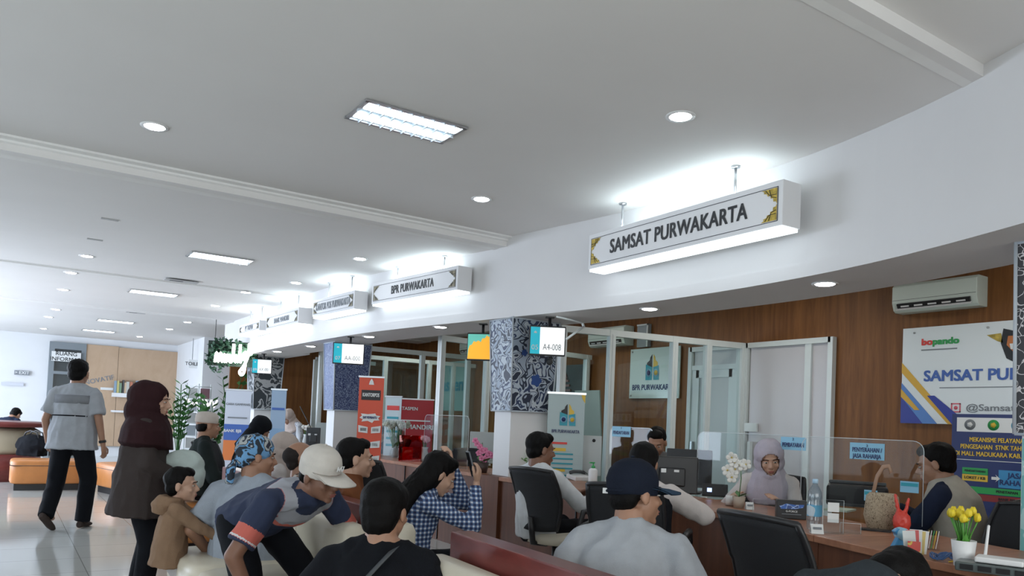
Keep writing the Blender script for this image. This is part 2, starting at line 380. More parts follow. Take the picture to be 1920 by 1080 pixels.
ws = ['nearest, left of the air conditioner', 'second, above the tall white plaque', 'third, left of the batik column', 'fourth, above the red banner', 'fifth, near the second ticket screen', 'farthest, near the neon sign']
for i, p in enumerate(DL_S): downlight(W(*p, z=2.226), 'round downlight under the curved bulkhead, ' + ws[i], 'bulkhead downlights')
def fixture(c, label):
    t = thing('fluorescent_light', label, 'ceiling light', c, 0, 'recessed fluorescent lights')
    L, Wd = 0.62, 0.31
    b = MB()
    for s in (-1, 1): b.box((0, s*Wd/2, -0.004), (L+0.03, 0.02, 0.012)); b.box((s*L/2, 0, -0.004), (0.02, Wd, 0.012))
    b.done('frame', mSteel, t)
    b = MB(); b.box((0, 0, -0.001), (L, Wd, 0.002)); b.done('backing', mRefl, t)
    for s in (-1, 1):
        b = MB(); b.cyl((-L*0.47, s*0.075, -0.006), (L*0.47, s*0.075, -0.006), 0.036, seg=12, flat=0.25); b.done('tube', mEmiF, t)
    b = MB(); b.box((0, 0, -0.012), (L, 0.006, 0.02))
    for i in range(1, 9): b.box((-L/2+L*i/9, 0, -0.011), (0.005, Wd, 0.018))
    b.done('louvre', mRefl, t)
fx = ['nearest recessed fluorescent light with mirror louvre', 'second recessed fluorescent light beyond the cornice', 'third recessed fluorescent light down the hall', 'fourth recessed fluorescent light, thin bright bar', 'farthest recessed fluorescent light by the back wall']
for i, (p, z) in enumerate([((763, 228), 3.0), ((413, 483), 2.91), ((288, 549), 2.895), ((217, 602), 2.88), ((185, 620), 2.88)]):
    c = W(*p, z=z); c.z -= 0.004; fixture(c, fx[i])
# unlit ceiling vents / plates
for (p, z, lb, w) in [((340, 527), 2.895, 'small grey ceiling vent left of the thin fluorescent bar', 0.4), ((255, 586), 2.88, 'small dark ceiling vent far down the hall', 0.3), ((206, 411), 2.91, 'faint grey hatch plate nearer on the left ceiling', 0.14), ((178, 449), 2.91, 'faint grey hatch plate farther on the left ceiling', 0.14)]:
    c = W(*p, z=z); t = thing('ceiling_vent', lb, 'vent', c)
    b = MB(); b.box((0, 0, -0.003), (w, 0.16 if w > 0.2 else 0.05, 0.006)); b.done('plate', pm('vent_grey', (0.5, 0.5, 0.5), 0.6), t)
    if w > 0.2:
        b = MB(); b.box((-w*0.15, 0, -0.006), (w*0.4, 0.04, 0.006)); b.done('slot', mDGrey, t)
# office ceiling lamps behind the bulkhead (their light shows on the brown wall)
for (x, y, nm) in ((6.0, 2.6, 'in front of the large plaque'), (6.2, 5.4, 'before the white doorway'), (6.2, 8.4, 'in the middle glass room'), (6.0, 12.0, 'in the farthest glass room')):
    t = thing('office_ceiling_light', 'flush ceiling light over the offices, %s' % nm, 'ceiling light', (x, y, cz(y)-0.003), 0, 'office ceiling lights')
    b = MB(); b.box((0, 0, -0.012), (0.62, 0.31, 0.022)); b.done('housing', mWhite, t)
    b = MB(); b.box((0, 0, -0.026), (0.58, 0.27, 0.006)); b.done('diffuser', emis('office_diffuser', (1, 0.97, 0.9), 18), t)
# ================================================================ HANGING SIGN BOXES
def sign(fl, fr, zt, zb, depth, body, size, wd, label, zc, inkm, orn, rodx=(0.22, 0.78), tw=None):
    """fl, fr: plan points of the left and right end of the front face"""
    fl = Vector(fl); fr = Vector(fr); L = (fr-fl).length; mid = (fl+fr)/2; ang = math.atan2(fr.y-fl.y, fr.x-fl.x)
    h = zt-zb; t = thing('hanging_sign', label, 'sign', (mid.x, mid.y, (zt+zb)/2), ang, 'lit sign boxes hanging before the bulkhead')
    b = MB(); b.bb((-L/2, 0, -h/2+0.02), (L/2, depth, h/2-0.012)); b.done('box', mSignF, t, 0.004)
    b = MB(); b.bb((-L/2+0.01, 0.01, -h/2), (L/2-0.01, depth-0.01, -h/2+0.02)); b.done('bottom_glow_panel', mEmiB, t)
    b = MB(); b.bb((-L*0.36, depth*0.35, h/2-0.012), (L*0.36, depth*0.65, h/2+0.006)); b.done('top_tube', mEmiTop, t)
    # border line
    b = MB(); x = L/2-0.035; z = h/2-0.05; w = 0.0035
    for s in (-1, 1): b.box((0, -0.002, s*z), (2*x, 0.002, w)); b.box((s*x, -0.002, 0), (w, 0.002, 2*z))
    b.done('border_line', inkm, t)
    text(body, size, inkm, t, (0, -0.003, 0), bold=0.018, width=tw, sp=1.04)
    for sx in (-1, 1):
        for sz in (-1, 1):
            b = MB(); a = 0.115; c = z*0.92
            pts = [(0, 0), (a, 0), (a*0.82, c*0.10), (a*0.86, c*0.2), (a*0.66, c*0.26), (a*0.6, c*0.42), (a*0.42, c*0.42), (a*0.40, c*0.6), (a*0.24, c*0.62), (a*0.22, c*0.84), (a*0.06, c*0.86), (0, c)]
            P = [(sx*(x-0.006-p), sz*(z-0.006-q)) for p, q in pts]
            b.prism(P, -0.0045, -0.002); b.done('corner_ornament', orn, t)
            b = MB()
            for q in (0.3, 0.55): b.tube([(sx*(x-0.01-a*(1-q)), -0.006, sz*(z-0.01)), (sx*(x-0.02-a*0.5*(1-q)), -0.006, sz*(z-0.03-c*q*0.5)), (sx*(x-0.01), -0.006, sz*(z-0.02-c*q*0.9))], 0.002, 5)
            b.done('ornament_vein', mInk, t)
    for q in rodx:
        b = MB(); X = -L/2+L*q; top = zc-(zt+zb)/2
        b.cyl((X, depth/2, h/2-0.02), (X, depth/2, top), 0.009, seg=8); b.cyl((X, depth/2, top-0.012), (X, depth/2, top), 0.03, seg=12); b.done('hanging_rod', mSteel, t)
sign((3.88, 4.86), (3.85, 2.98), 2.80, 2.49, 0.17, 'SAMSAT PURWAKARTA', 0.15, 0, 'large white lit sign box reading SAMSAT PURWAKARTA with gold corners', 3.0, mInk, mGold, (0.16, 0.76), tw=1.34)
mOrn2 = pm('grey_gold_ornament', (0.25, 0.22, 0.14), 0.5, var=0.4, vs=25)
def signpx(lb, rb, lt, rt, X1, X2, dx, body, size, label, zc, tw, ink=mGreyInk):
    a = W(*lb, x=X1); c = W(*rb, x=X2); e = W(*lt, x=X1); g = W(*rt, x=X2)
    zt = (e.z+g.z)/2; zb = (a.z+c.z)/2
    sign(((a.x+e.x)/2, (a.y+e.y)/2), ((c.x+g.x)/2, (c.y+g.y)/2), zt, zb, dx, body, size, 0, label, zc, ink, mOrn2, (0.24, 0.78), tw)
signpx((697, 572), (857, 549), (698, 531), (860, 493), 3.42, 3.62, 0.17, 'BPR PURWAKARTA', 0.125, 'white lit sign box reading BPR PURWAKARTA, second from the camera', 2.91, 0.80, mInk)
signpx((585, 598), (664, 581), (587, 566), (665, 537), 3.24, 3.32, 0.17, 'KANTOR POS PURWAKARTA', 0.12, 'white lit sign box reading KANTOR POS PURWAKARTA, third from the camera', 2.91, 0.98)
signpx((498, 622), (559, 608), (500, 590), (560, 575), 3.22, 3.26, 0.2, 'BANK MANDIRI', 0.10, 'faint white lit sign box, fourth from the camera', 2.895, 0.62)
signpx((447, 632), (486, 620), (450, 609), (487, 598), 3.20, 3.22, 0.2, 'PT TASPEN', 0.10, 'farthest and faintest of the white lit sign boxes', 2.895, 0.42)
# ================================================================ COUNTERS
def cpt(y, o): 
    x = interp(CNT, y); x2 = interp(CNT, y+0.01); d = Vector((x2-x, 0.01)).normalized(); return (x+d.y*o, y-d.x*o)
def counter(y0, y1, label, dp=0.62):
    n = max(2, int((y1-y0)/0.2)); ysn = [y0+(y1-y0)*i/n for i in range(n+1)]
    path = [(interp(CNT, y), y) for y in ysn]
    t = thing('service_counter', label, 'counter', (0, 0, 0), 0, 'curved row of wooden service counters')
    b = MB(); b.sweep(path, [(0, 0.715), (dp, 0.715), (dp, 0.75), (0, 0.75)]); b.done('worktop', mDesk, t, 0.004)
    b = MB(); b.sweep(path, [(0.03, 0.0), (0.06, 0.0), (0.06, 0.714), (0.03, 0.714)]); b.done('front_panel', mDeskF, t)
    for s in ysn[::max(1, n//max(1, round((y1-y0)/0.8)))][1:-1]:
        p = cpt(s, 0.026); b = MB(); b.box((p[0], p[1], 0.36), (0.012, 0.012, 0.70)); b.done('panel_joint', mBlack, t)
    for y in (y0, y1):
        p = cpt(y+(0.02 if y == y0 else -0.02), 0.06); q = cpt(y+(0.02 if y == y0 else -0.02), dp-0.02)
        b = MB(); b.cyl((p[0], p[1], 0.36), (q[0], q[1], 0.36), 0.355, seg=4, flat=0.03)
        b = MB(); dx = Vector((q[0]-p[0], q[1]-p[1], 0)); a = math.atan2(dx.y, dx.x)
        b.box(((p[0]+q[0])/2, (p[1]+q[1])/2, 0.357), (dx.length, 0.025, 0.712), a); b.done('side_panel', mDeskF, t)
counter(0.5, 2.42, 'nearest wooden counter with tulips and router at the right', 0.78)
counter(2.425, 3.98, 'curved wooden counter before the woman in the lilac headscarf', 0.70)
counter(3.985, 5.98, 'wooden counter before the man in the white long-sleeved shirt')
counter(6.34, 9.86, 'wooden counter left of the batik column with the pink orchid')
counter(10.22, 12.4, 'far wooden counter behind the red banner')
b = MB(); b.bb((3.83, 5.985, 0), (3.95, 6.335, 0.75)); tag(b.done('counter_filler', mDeskF), 'narrow wooden counter strip in front of the batik column', 'counter')
# ================================================================ PARTITIONS
def partition(name, A, B, posts, label, top=2.33, mid=None, hide=()):
    A = Vector(A); B = Vector(B); L = (B-A).length; ang = math.atan2(B.y-A.y, B.x-A.x)
    t = thing('glass_partition', label, 'partition', (A.x, A.y, 0), ang, 'white framed glass office partitions')
    b = MB(); b.bb((0, -0.035, top-0.07), (L, 0.035, top)); b.done('top_rail', mAlu, t)
    b = MB(); b.bb((0, -0.035, 0.0), (L, 0.035, 0.08)); b.done('bottom_rail', mAlu, t)
    if mid: b = MB(); b.bb((0, -0.03, mid-0.03), (L, 0.03, mid+0.03)); b.done('middle_rail', mAlu, t)
    for s in posts:
        b = MB(); b.bb((s-0.035, -0.04, 0.0), (s+0.035, 0.04, top+0.0)); b.box((s, 0, top/2), (0.012, 0.09, top-0.1)); b.done('post', mAlu, t)
    b = MB(); b.bb((0, -0.004, 0.08), (L, 0.004, top-0.07)); b.done('pane', mGlass, t)
    return t
def onseg(px, A, B):
    """distance along plan segment A-B where the column of pixels px crosses it"""
    r = ray(px, 800); A = Vector(A); B = Vector(B); d = (B-A).normalized()
    det = r.x*(-d.y)+d.x*r.y; k = (A.x*(-d.y)+d.x*A.y)/det; p = Vector((r.x*k, r.y*k)); return (p-A).dot(d)
A, B_ = (5.0, 6.70), (7.46, 6.25)
partition('p1', A, B_, [0.035]+[onseg(x, A, B_) for x in (1140, 1258, 1322)]+[2.46], 'nearest glass partition right of the batik column')
A, B_ = (4.62, 8.74), (7.46, 9.2)
partition('p2', A, B_, [0.035]+[onseg(x, A, B_) for x in (908, 950)]+[2.8], 'glass partition behind the batik column, second from the right')
A, B_ = (4.45, 11.1), (7.46, 11.0)
partition('p3', A, B_, [0.035]+[onseg(x, A, B_) for x in (786, 872)], 'glass partition behind the red banner')
A, B_ = (4.45, 12.75), (7.46, 12.65)
partition('p4', A, B_, [0.035]+[onseg(x, A, B_) for x in (717, 800, 845)], 'farthest glass partition behind the red banner')
# tall post between the brown panels beyond the second column
p = W(588, 760, y=14.2); t = thing('glass_partition', 'slim white post and rail before the far brown wall', 'partition', (p.x, 14.2, 0), 0, 'white framed glass office partitions')
b = MB(); b.box((0, 0, 1.14), (0.08, 0.06, 2.28)); b.done('post', mAlu, t); b = MB(); b.bb((0, -0.03, 2.26), (1.2, 0.03, 2.33)); b.done('top_rail', mAlu, t)
# door on the brown wall in the BPR office and white doorway right of it
def walldoor(y0, y1, n, frost, transom, label=None, side=None):
    x = 7.5; d = struct(MB().bb((x-0.03, y0+0.05, 0), (x-0.012, y1-0.05, 2.30)).done('door_%d' % n, frost))
    b = MB()
    for y in (y0, y1): b.bb((x-0.07, y-0.03, 0), (x, y+0.03, 2.33))
    b.bb((x-0.07, y0, 2.27), (x, y1, 2.33))
    if transom: b.bb((x-0.06, y0, 2.03), (x, y1, 2.09)); b.bb((x-0.05, y0+0.03, 0), (x-0.02, y0+0.15, 2.05)); b.bb((x-0.05, y1-0.15, 0), (x-0.02, y1-0.03, 2.05)); b.bb((x-0.05, y0+0.1, 1.93), (x-0.02, y1-0.1, 2.04))
    if side: b.bb((x-0.06, side-0.04, 0), (x, side+0.04, 2.3))
    b.done('frame', mAlu, d); return d
d = walldoor(6.33, 7.12, 2, mFrost, True)
b = MB(); b.box((7.43, 7.03, 1.0), (0.05, 0.03, 0.22)); b.done('handle', mSteel, d)
mWarm = pm('pale_inner_panel', (0.60, 0.58, 0.60), 0.3)
d = walldoor(5.08, 6.22, 3, mWarm, False, side=5.36)
b = MB(); b.box((7.42, 6.1, 1.0), (0.05, 0.04, 0.3)); b.box((7.44, 6.12, 1.32), (0.03, 0.2, 0.1)); b.done('handle', mAlu, d)
# ================================================================ AIR CONDITIONERS
def ac(y, z, label):
    t = thing('air_conditioner', label, 'air conditioner', (7.5, y, z), FACE_L, 'white wall air conditioners')
    w, h, dp = 0.80, 0.28, 0.20
    b = MB(); P = [(0, 0), (0, h), (-dp*0.8, h), (-dp, h-0.03), (-dp, 0.09), (-dp*0.86, 0.02), (-dp*0.7, 0)]
    vs = [(-w/2, a, q) for a, q in P]+[(w/2, a, q) for a, q in P]; k = len(P)
    b.add(vs, [tuple(range(k)), tuple(reversed(range(k, 2*k)))]+[(i, i+k, (i+1) % k+k, (i+1) % k) for i in range(k)]); b.done('housing', pm('ac_white', (0.66, 0.74, 0.68), 0.35), t, 0.006)
    b = MB(); b.box((0, -dp*0.97, 0.055), (w*0.86, 0.02, 0.055), rx=0.5); b.done('outlet', mBlack, t)
    for i in range(5):
        b = MB(); b.box((-w*0.33+i*w*0.165, -dp*1.02, 0.052), (w*0.10, 0.012, 0.014), rx=0.5); b.done('vane', mWhite, t)
    b = MB(); b.box((0, -dp*0.93-0.01, 0.028), (w*0.88, 0.03, 0.008), rx=0.7); b.done('flap', mWhite, t)
    b = MB(); b.box((0, -dp-0.001, 0.115), (w*0.98, 0.003, 0.003)); b.done('panel_seam', mDGrey, t)
ac(3.92, 2.50, 'white wall air conditioner above the large white plaque'); ac(8.68, 2.43, 'white wall air conditioner above the glass partition in the middle'); ac(12.6, 2.52, 'white wall air conditioner far left behind the flower screen')
t = thing('wall_vent_box', 'grey framed box beside the middle air conditioner', 'box', (7.46, 8.03, 2.55), FACE_L)
b = MB(); b.box((0, 0, 0), (0.22, 0.06, 0.32)); b.done('panel', pm('grey_panel', (0.28, 0.32, 0.34), 0.5), t); b = MB(); b.box((0.1, -0.035, 0), (0.02, 0.01, 0.32)); b.box((0, -0.035, 0.15), (0.22, 0.01, 0.02)); b.done('frame', mAlu, t)
# ================================================================ WALL BOARDS
# large plaque SAMSAT PURWAKARTA
t = thing('wall_plaque', 'large white plaque with SAMSAT lettering, emblem and diagonal stripes on the brown wall', 'sign', (7.47, 3.08, 1.885), FACE_L)
Wd, Hh = 2.42, 0.94; L0 = -Wd/2
b = MB(); b.box((0, 0, 0), (Wd, 0.02, Hh)); b.done('board', pm('plaque_white', (0.84, 0.90, 0.92), 0.12), t, 0.003)
def poly(par, pts, mat, y, name): b = MB(); b.prism(pts, y-0.002, y); return b.done(name, mat, par)
mOr = pm('orange_stripe', (0.72, 0.42, 0.04), 0.4); mBl = pm('blue_stripe', (0.10, 0.25, 0.62), 0.4); mDB = pm('deep_blue_stripe', (0.03, 0.05, 0.33), 0.4)
def bx(x): return L0+x
def bz(z): return -Hh/2+z
poly(t, [(bx(0), bz(0.60)), (bx(0), bz(0.50)), (bx(0.46), bz(0)), (bx(0.53), bz(0))], mOr, -0.012, 'stripe')
poly(t, [(bx(0), bz(0.40)), (bx(0), bz(0)), (bx(0.36), bz(0))], mBl, -0.012, 'stripe')
poly(t, [(bx(0), bz(0.26)), (bx(0), bz(0)), (bx(0.22), bz(0))], mDB, -0.014, 'stripe')
poly(t, [(bx(0), bz(0.34)), (bx(0), bz(0.26)), (bx(0.14), bz(0.13)), (bx(0.19), bz(0.13))], mOr, -0.016, 'stripe')
poly(t, [(bx(0.26), bz(0.27)), (bx(0.33), bz(0.27)), (bx(0.66), bz(0)), (bx(0.50), bz(0))], mDB, -0.016, 'stripe')
text('SAMSAT PURWAKARTA', 0.145, mBlueInk, t, (bx(0.22), -0.014, bz(0.455)), bold=0.028, sp=1.0, align='LEFT', width=1.58)
b = MB(); b.box((bx(1.25), -0.013, bz(0.345)), (1.75, 0.003, 0.008)); b.done('rule', mGreyInk, t)
text('bo', 0.085, mRed, t, (bx(0.19), -0.014, bz(0.79)), bold=0.05, align='LEFT', width=0.10); text('pando', 0.085, mGreenInk, t, (bx(0.298), -0.014, bz(0.79)), bold=0.05, align='LEFT', width=0.24)
b = MB(); b.box((bx(0.36), -0.013, bz(0.715)), (0.34, 0.002, 0.012)); b.done('subtitle_line', mGreyInk, t)
text('@Samsatpurwakarta', 0.085, mGreyInk, t, (bx(0.62), -0.014, bz(0.155)), bold=0.01, align='LEFT', width=0.92)
b = MB()
for k in range(4): a = k*PI/2; b.box((bx(0.53)+0.038*math.cos(a), -0.013, bz(0.155)+0.038*math.sin(a)), (0.012 if k % 2 == 0 else 0.088, 0.002, 0.088 if k % 2 == 0 else 0.012))
b.cyl((bx(0.53), -0.012, bz(0.155)), (bx(0.53), -0.014, bz(0.155)), 0.018, seg=12); b.done('camera_icon', pm('pink_print', (0.75, 0.15, 0.2), 0.5), t)
ex, ez = bx(1.03), bz(0.74)
poly(t, [(ex-0.10, ez+0.13), (ex+0.0, ez+0.10), (ex+0.10, ez+0.13), (ex+0.12, ez), (ex+0.07, ez-0.14), (ex, ez-0.18), (ex-0.07, ez-0.14), (ex-0.12, ez)], mInk, -0.013, 'emblem_shield')
poly(t, [(ex-0.06, ez+0.06), (ex+0.06, ez+0.06), (ex+0.07, ez-0.02), (ex, ez-0.10), (ex-0.07, ez-0.02)], pm('emblem_orange', (0.55, 0.18, 0.05), 0.5), -0.015, 'emblem_centre')
poly(t, [(ex-0.045, ez-0.01), (ex+0.045, ez-0.01), (ex+0.035, ez-0.06), (ex-0.035, ez-0.06)], mPaper, -0.017, 'emblem_patch')
poly(t, [(ex-0.24, ez+0.08), (ex-0.12, ez+0.09), (ex-0.10, ez-0.0), (ex-0.15, ez+0.02)], mGold, -0.013, 'emblem_wing')
for q in (0.12, 0.8, 1.6, 2.3):
    for z in (0.05, 0.89):
        if q > 0.7 or z > 0.5: b = MB(); b.cyl((bx(q), -0.01, bz(z)), (bx(q), -0.02, bz(z)), 0.008, seg=10); b.done('screw', mSteel, t)
# dark blue procedure board
Wd2, H2 = 1.60, 1.75; KB = 0.62; bl = W(1787, 776, x=7.1)
t = thing('information_board', 'dark blue procedure board with yellow heading below the large plaque', 'board', (7.10, bl.y-Wd2*KB/2, bl.z-H2*KB/2), FACE_L); t.scale = (KB, 1, KB)
b = MB(); b.box((0, 0, 0), (Wd2, 0.025, H2)); b.done('board', mNavy, t); L0 = -Wd2/2
def ix(x): return L0+x
def iz(z): return H2/2-z
b = MB(); b.box((ix(0.72), -0.014, iz(0.15)), (1.3, 0.004, 0.20)); b.done('logo_strip', mPaper, t, 0.0)
for k, (x, m) in enumerate(((0.25, mGreyInk), (0.56, mGreenInk), (0.86, pm('cyan_print', (0.08, 0.4, 0.6), 0.4)), (1.16, mGreyInk))):
    b = MB(); b.cyl((ix(x), -0.015, iz(0.15)), (ix(x), -0.019, iz(0.15)), 0.075, seg=20); b.done('logo_disc', m, t)
    b = MB(); b.cyl((ix(x), -0.019, iz(0.15)), (ix(x), -0.022, iz(0.15)), 0.04, seg=5); b.done('logo_centre', mPaper if k != 1 else mYellow, t)
text('MEKANISME PELAYANAN', 0.088, mYellow, t, (ix(0.62), -0.016, iz(0.36)), bold=0.02, width=0.74); text('PENGESAHAN  STNK TAHUNAN', 0.088, mYellow, t, (ix(0.62), -0.016, iz(0.46)), bold=0.02, width=0.98); text('DI MALL MADUKARA KAB. PURWAKARTA', 0.088, mYellow, t, (ix(0.74), -0.016, iz(0.56)), bold=0.02, width=1.38)
b = MB(); b.box((0, -0.015, iz(0.645)), (Wd2-0.04, 0.002, 0.008)); b.done('rule', mPaper, t)
def cell(x, z, w, h, m, s, sm, sz): 
    b = MB(); b.box((ix(x), -0.015, iz(z)), (w, 0.004, h)); b.done('cell', m, t); text(s, sz, sm, t, (ix(x), -0.019, iz(z)), bold=0.02)
cell(0.33, 0.80, 0.34, 0.09, mGreenInk, 'PENDAFTARAN', mInk, 0.04); cell(0.33, 0.895, 0.34, 0.09, mYellow, 'LOKET / KB', mInk, 0.055)
cell(0.86, 0.88, 0.44, 0.24, pm('cell_blue', (0.05, 0.28, 0.55), 0.4), 'JASA\nRAHARJA', mNavy, 0.10); cell(0.75, 1.06, 1.0, 0.09, mGreenInk, 'PENETAPAN', mInk, 0.05); cell(0.75, 1.16, 1.0, 0.09, pm('dark_red_print', (0.25, 0.03, 0.03), 0.4), 'BANK BJB', mInk, 0.05); cell(0.75, 1.27, 1.0, 0.1, mNavy, 'SAMSAT', mRed, 0.05)
poly(t, [(ix(0.55), iz(0.86)), (ix(0.62), iz(0.86)), (ix(0.60), iz(0.83)), (ix(0.66), iz(0.88)), (ix(0.60), iz(0.93)), (ix(0.62), iz(0.90)), (ix(0.55), iz(0.90))], mPaper, -0.016, 'arrow')
b = MB()
zf = -(bl.z-H2*KB/2)/KB
for s in (-1, 1): b.cyl((s*0.5, 0.02, -H2/2+0.1), (s*0.5, 0.12, zf), 0.018, seg=8)
b.bb((-0.55, 0.01, -H2/2), (0.55, 0.03, -H2/2+0.1)); b.done('stand', mDGrey, t)
def bprlogo(par, cx, cz_, s, y):
    poly(par, [(cx-0.11*s, cz_), (cx-0.11*s, cz_+0.09*s), (cx-0.06*s, cz_+0.12*s), (cx-0.05*s, cz_+0.16*s), (cx-0.015*s, cz_+0.2*s), (cx-0.01*s, cz_)], mInk, y, 'logo_tower')
    poly(par, [(cx+0.01*s, cz_), (cx+0.01*s, cz_+0.2*s), (cx+0.04*s, cz_+0.16*s), (cx+0.05*s, cz_+0.12*s), (cx+0.09*s, cz_+0.09*s), (cx+0.09*s, cz_)], mYellow, y, 'logo_tower')
    poly(par, [(cx-0.13*s, cz_+0.07*s), (cx-0.13*s, cz_-0.14*s), (cx-0.01*s, cz_-0.14*s), (cx-0.01*s, cz_+0.03*s)], mTeal, y-0.001, 'logo_letter')
    poly(par, [(cx+0.01*s, cz_+0.03*s), (cx+0.11*s, cz_+0.05*s), (cx+0.12*s, cz_-0.14*s), (cx+0.02*s, cz_-0.14*s)], mTeal, y-0.001, 'logo_letter')
    for sx, m in ((-0.07, mNavy), (0.065, mYellow)):
        b = MB(); b.cyl((cx+sx*s, y-0.001, cz_-0.045*s), (cx+sx*s, y-0.004, cz_-0.045*s), 0.052*s, seg=20); b.done('logo_ring', mSkyBlue, par)
        b = MB(); b.cyl((cx+sx*s, y-0.004, cz_-0.045*s), (cx+sx*s, y-0.007, cz_-0.045*s), 0.033*s, seg=20); b.done('logo_dot', m, par)
mBoard = pm('glass_board', (0.62, 0.74, 0.72), 0.15)
t = thing('wall_plaque', 'white square plaque with blue and yellow twin letter logo reading BPR PURWAKARTA', 'sign', (7.47, 7.81, 2.02), FACE_L)
b = MB(); b.box((0, 0, 0), (0.97, 0.02, 0.70)); b.done('board', mBoard, t, 0.004)
bprlogo(t, -0.02, 0.05, 1.05, -0.012); text('BPR PURWAKARTA', 0.11, mNavy, t, (0.0, -0.014, -0.2), bold=0.01, width=0.84)
for sx in (-1, 1):
    for sz in (-1, 1): b = MB(); b.cyl((sx*0.44, -0.01, sz*0.31), (sx*0.44, -0.02, sz*0.31), 0.012, seg=10); b.done('screw', mSteel, t)
t = thing('wall_plaque', 'pale green plaque reading taspen seen through the glass', 'sign', (7.47, 13.55, 1.93), FACE_L)
b = MB(); b.box((0, 0, 0), (1.2, 0.02, 0.98)); b.done('board', pm('taspen_board', (0.40, 0.60, 0.56), 0.2), t)
text('taspen', 0.36, mTeal, t, (0.0, -0.014, 0.02), bold=0.03, width=0.98)
poly(t, [(-0.05, 0.22), (0.0, 0.20), (-0.02, 0.34), (-0.10, 0.36)], mTeal, -0.014, 'leaf_mark'); poly(t, [(0.03, 0.20), (0.08, 0.23), (0.15, 0.36), (0.04, 0.34)], mYellow, -0.014, 'leaf_mark')
t = thing('wall_lettering', 'white slanting wall lettering behind the flower screen', 'lettering', (7.46, 11.45, 1.6), FACE_L); text('taspen', 0.16, mPaper, t, (0, 0, 0), rot=1.45, bold=0.02)
# plaque in the middle room: dark board with crest
t = thing('crest_panel', 'dark glass panel with a pinkish crest behind the partition', 'panel', (7.45, 9.95, 1.7), FACE_L)
b = MB(); b.box((0, 0, 0), (1.5, 0.03, 1.0)); b.done('board', pm('dark_teal_board', (0.08, 0.12, 0.13), 0.25), t)
b = MB()
for k in range(7): b.box((0.15, -0.03, -0.2+k*0.075), (0.5-abs(k-2)*0.06, 0.02, 0.035))
b.cyl((0.15, -0.02, 0.3), (0.15, -0.04, 0.3), 0.09, seg=6); b.done('crest', pm('crest_pink', (0.35, 0.2, 0.2), 0.5), t)
p = W(1110, 735, x=7.0); t = thing('leaning_panel', 'pale grey green panel leaning on the inner wall', 'panel', (6.9, p.y, 0.0), FACE_L)
b = MB(); b.box((0, 0.1, 0.9), (0.55, 0.02, 1.72), rx=0.10); b.done('sheet', pm('pale_sheet', (0.35, 0.42, 0.40), 0.5), t)

def CPX(px, off, z=0.751, seg=None):
    """point on the counter line (offset behind its front edge) seen at pixel column px"""
    best = None
    for i in range(60, 1240):
        y = i*0.01; q = cpt(y, off); v = Vector((q[0], q[1], z))-EYEP; e = abs(PPX+FPX*v.dot(RT)/v.dot(FW)-px)
        if v.dot(FW) > 0.3 and (best is None or e < best[0]): best = (e, q)
    return Vector((best[1][0], best[1][1], z))
# ================================================================ PEOPLE
def remesh(mb, vox, smooth=3, fac=0.5, disp=0.0, dscale=14.0, seed=0.0, stretch=(1, 1, 1)):
    me = mb.mesh('tmp'); o = bpy.data.objects.new('tmp', me); COL.objects.link(o)
    r = o.modifiers.new('r', 'REMESH'); r.mode = 'VOXEL'; r.voxel_size = vox; r.use_smooth_shade = True
    if smooth: s = o.modifiers.new('s', 'SMOOTH'); s.iterations = smooth; s.factor = fac
    dg = bpy.context.evaluated_depsgraph_get(); out = bpy.data.meshes.new_from_object(o.evaluated_get(dg))
    bpy.data.objects.remove(o); bpy.data.meshes.remove(me)
    if disp:
        sd = Vector((seed, seed*1.7, seed*0.3)); nrm = [v.normal.copy() for v in out.vertices]
        for v, n in zip(out.vertices, nrm):
            p = Vector((v.co.x*stretch[0], v.co.y*stretch[1], v.co.z*stretch[2]))*dscale+sd
            a = 1-abs(noise.noise(p)); q = noise.noise(p*2.3)
            v.co += n*disp*((a*a-0.6)+0.35*q)
    out.update(); return out
def link(me, name, mats, parent):
    me.name = name; me.materials.clear()
    for m in (mats if isinstance(mats, (list, tuple)) else [mats]): me.materials.append(m)
    o = bpy.data.objects.new(name, me); COL.objects.link(o); o.parent = parent; return o
def X(M, v): return M @ Vector(v)
def ik(s, t, l1, l2, pole):
    d = t-s; L = min(d.length, (l1+l2)*0.995); d.normalize(); t = s+d*L
    a = (l1*l1-l2*l2+L*L)/(2*L); h = math.sqrt(max(l1*l1-a*a, 0)); p = pole-d*pole.dot(d)
    if p.length < 1e-4: p = Vector((0, 0, -1))
    return s+d*a+p.normalized()*h, t
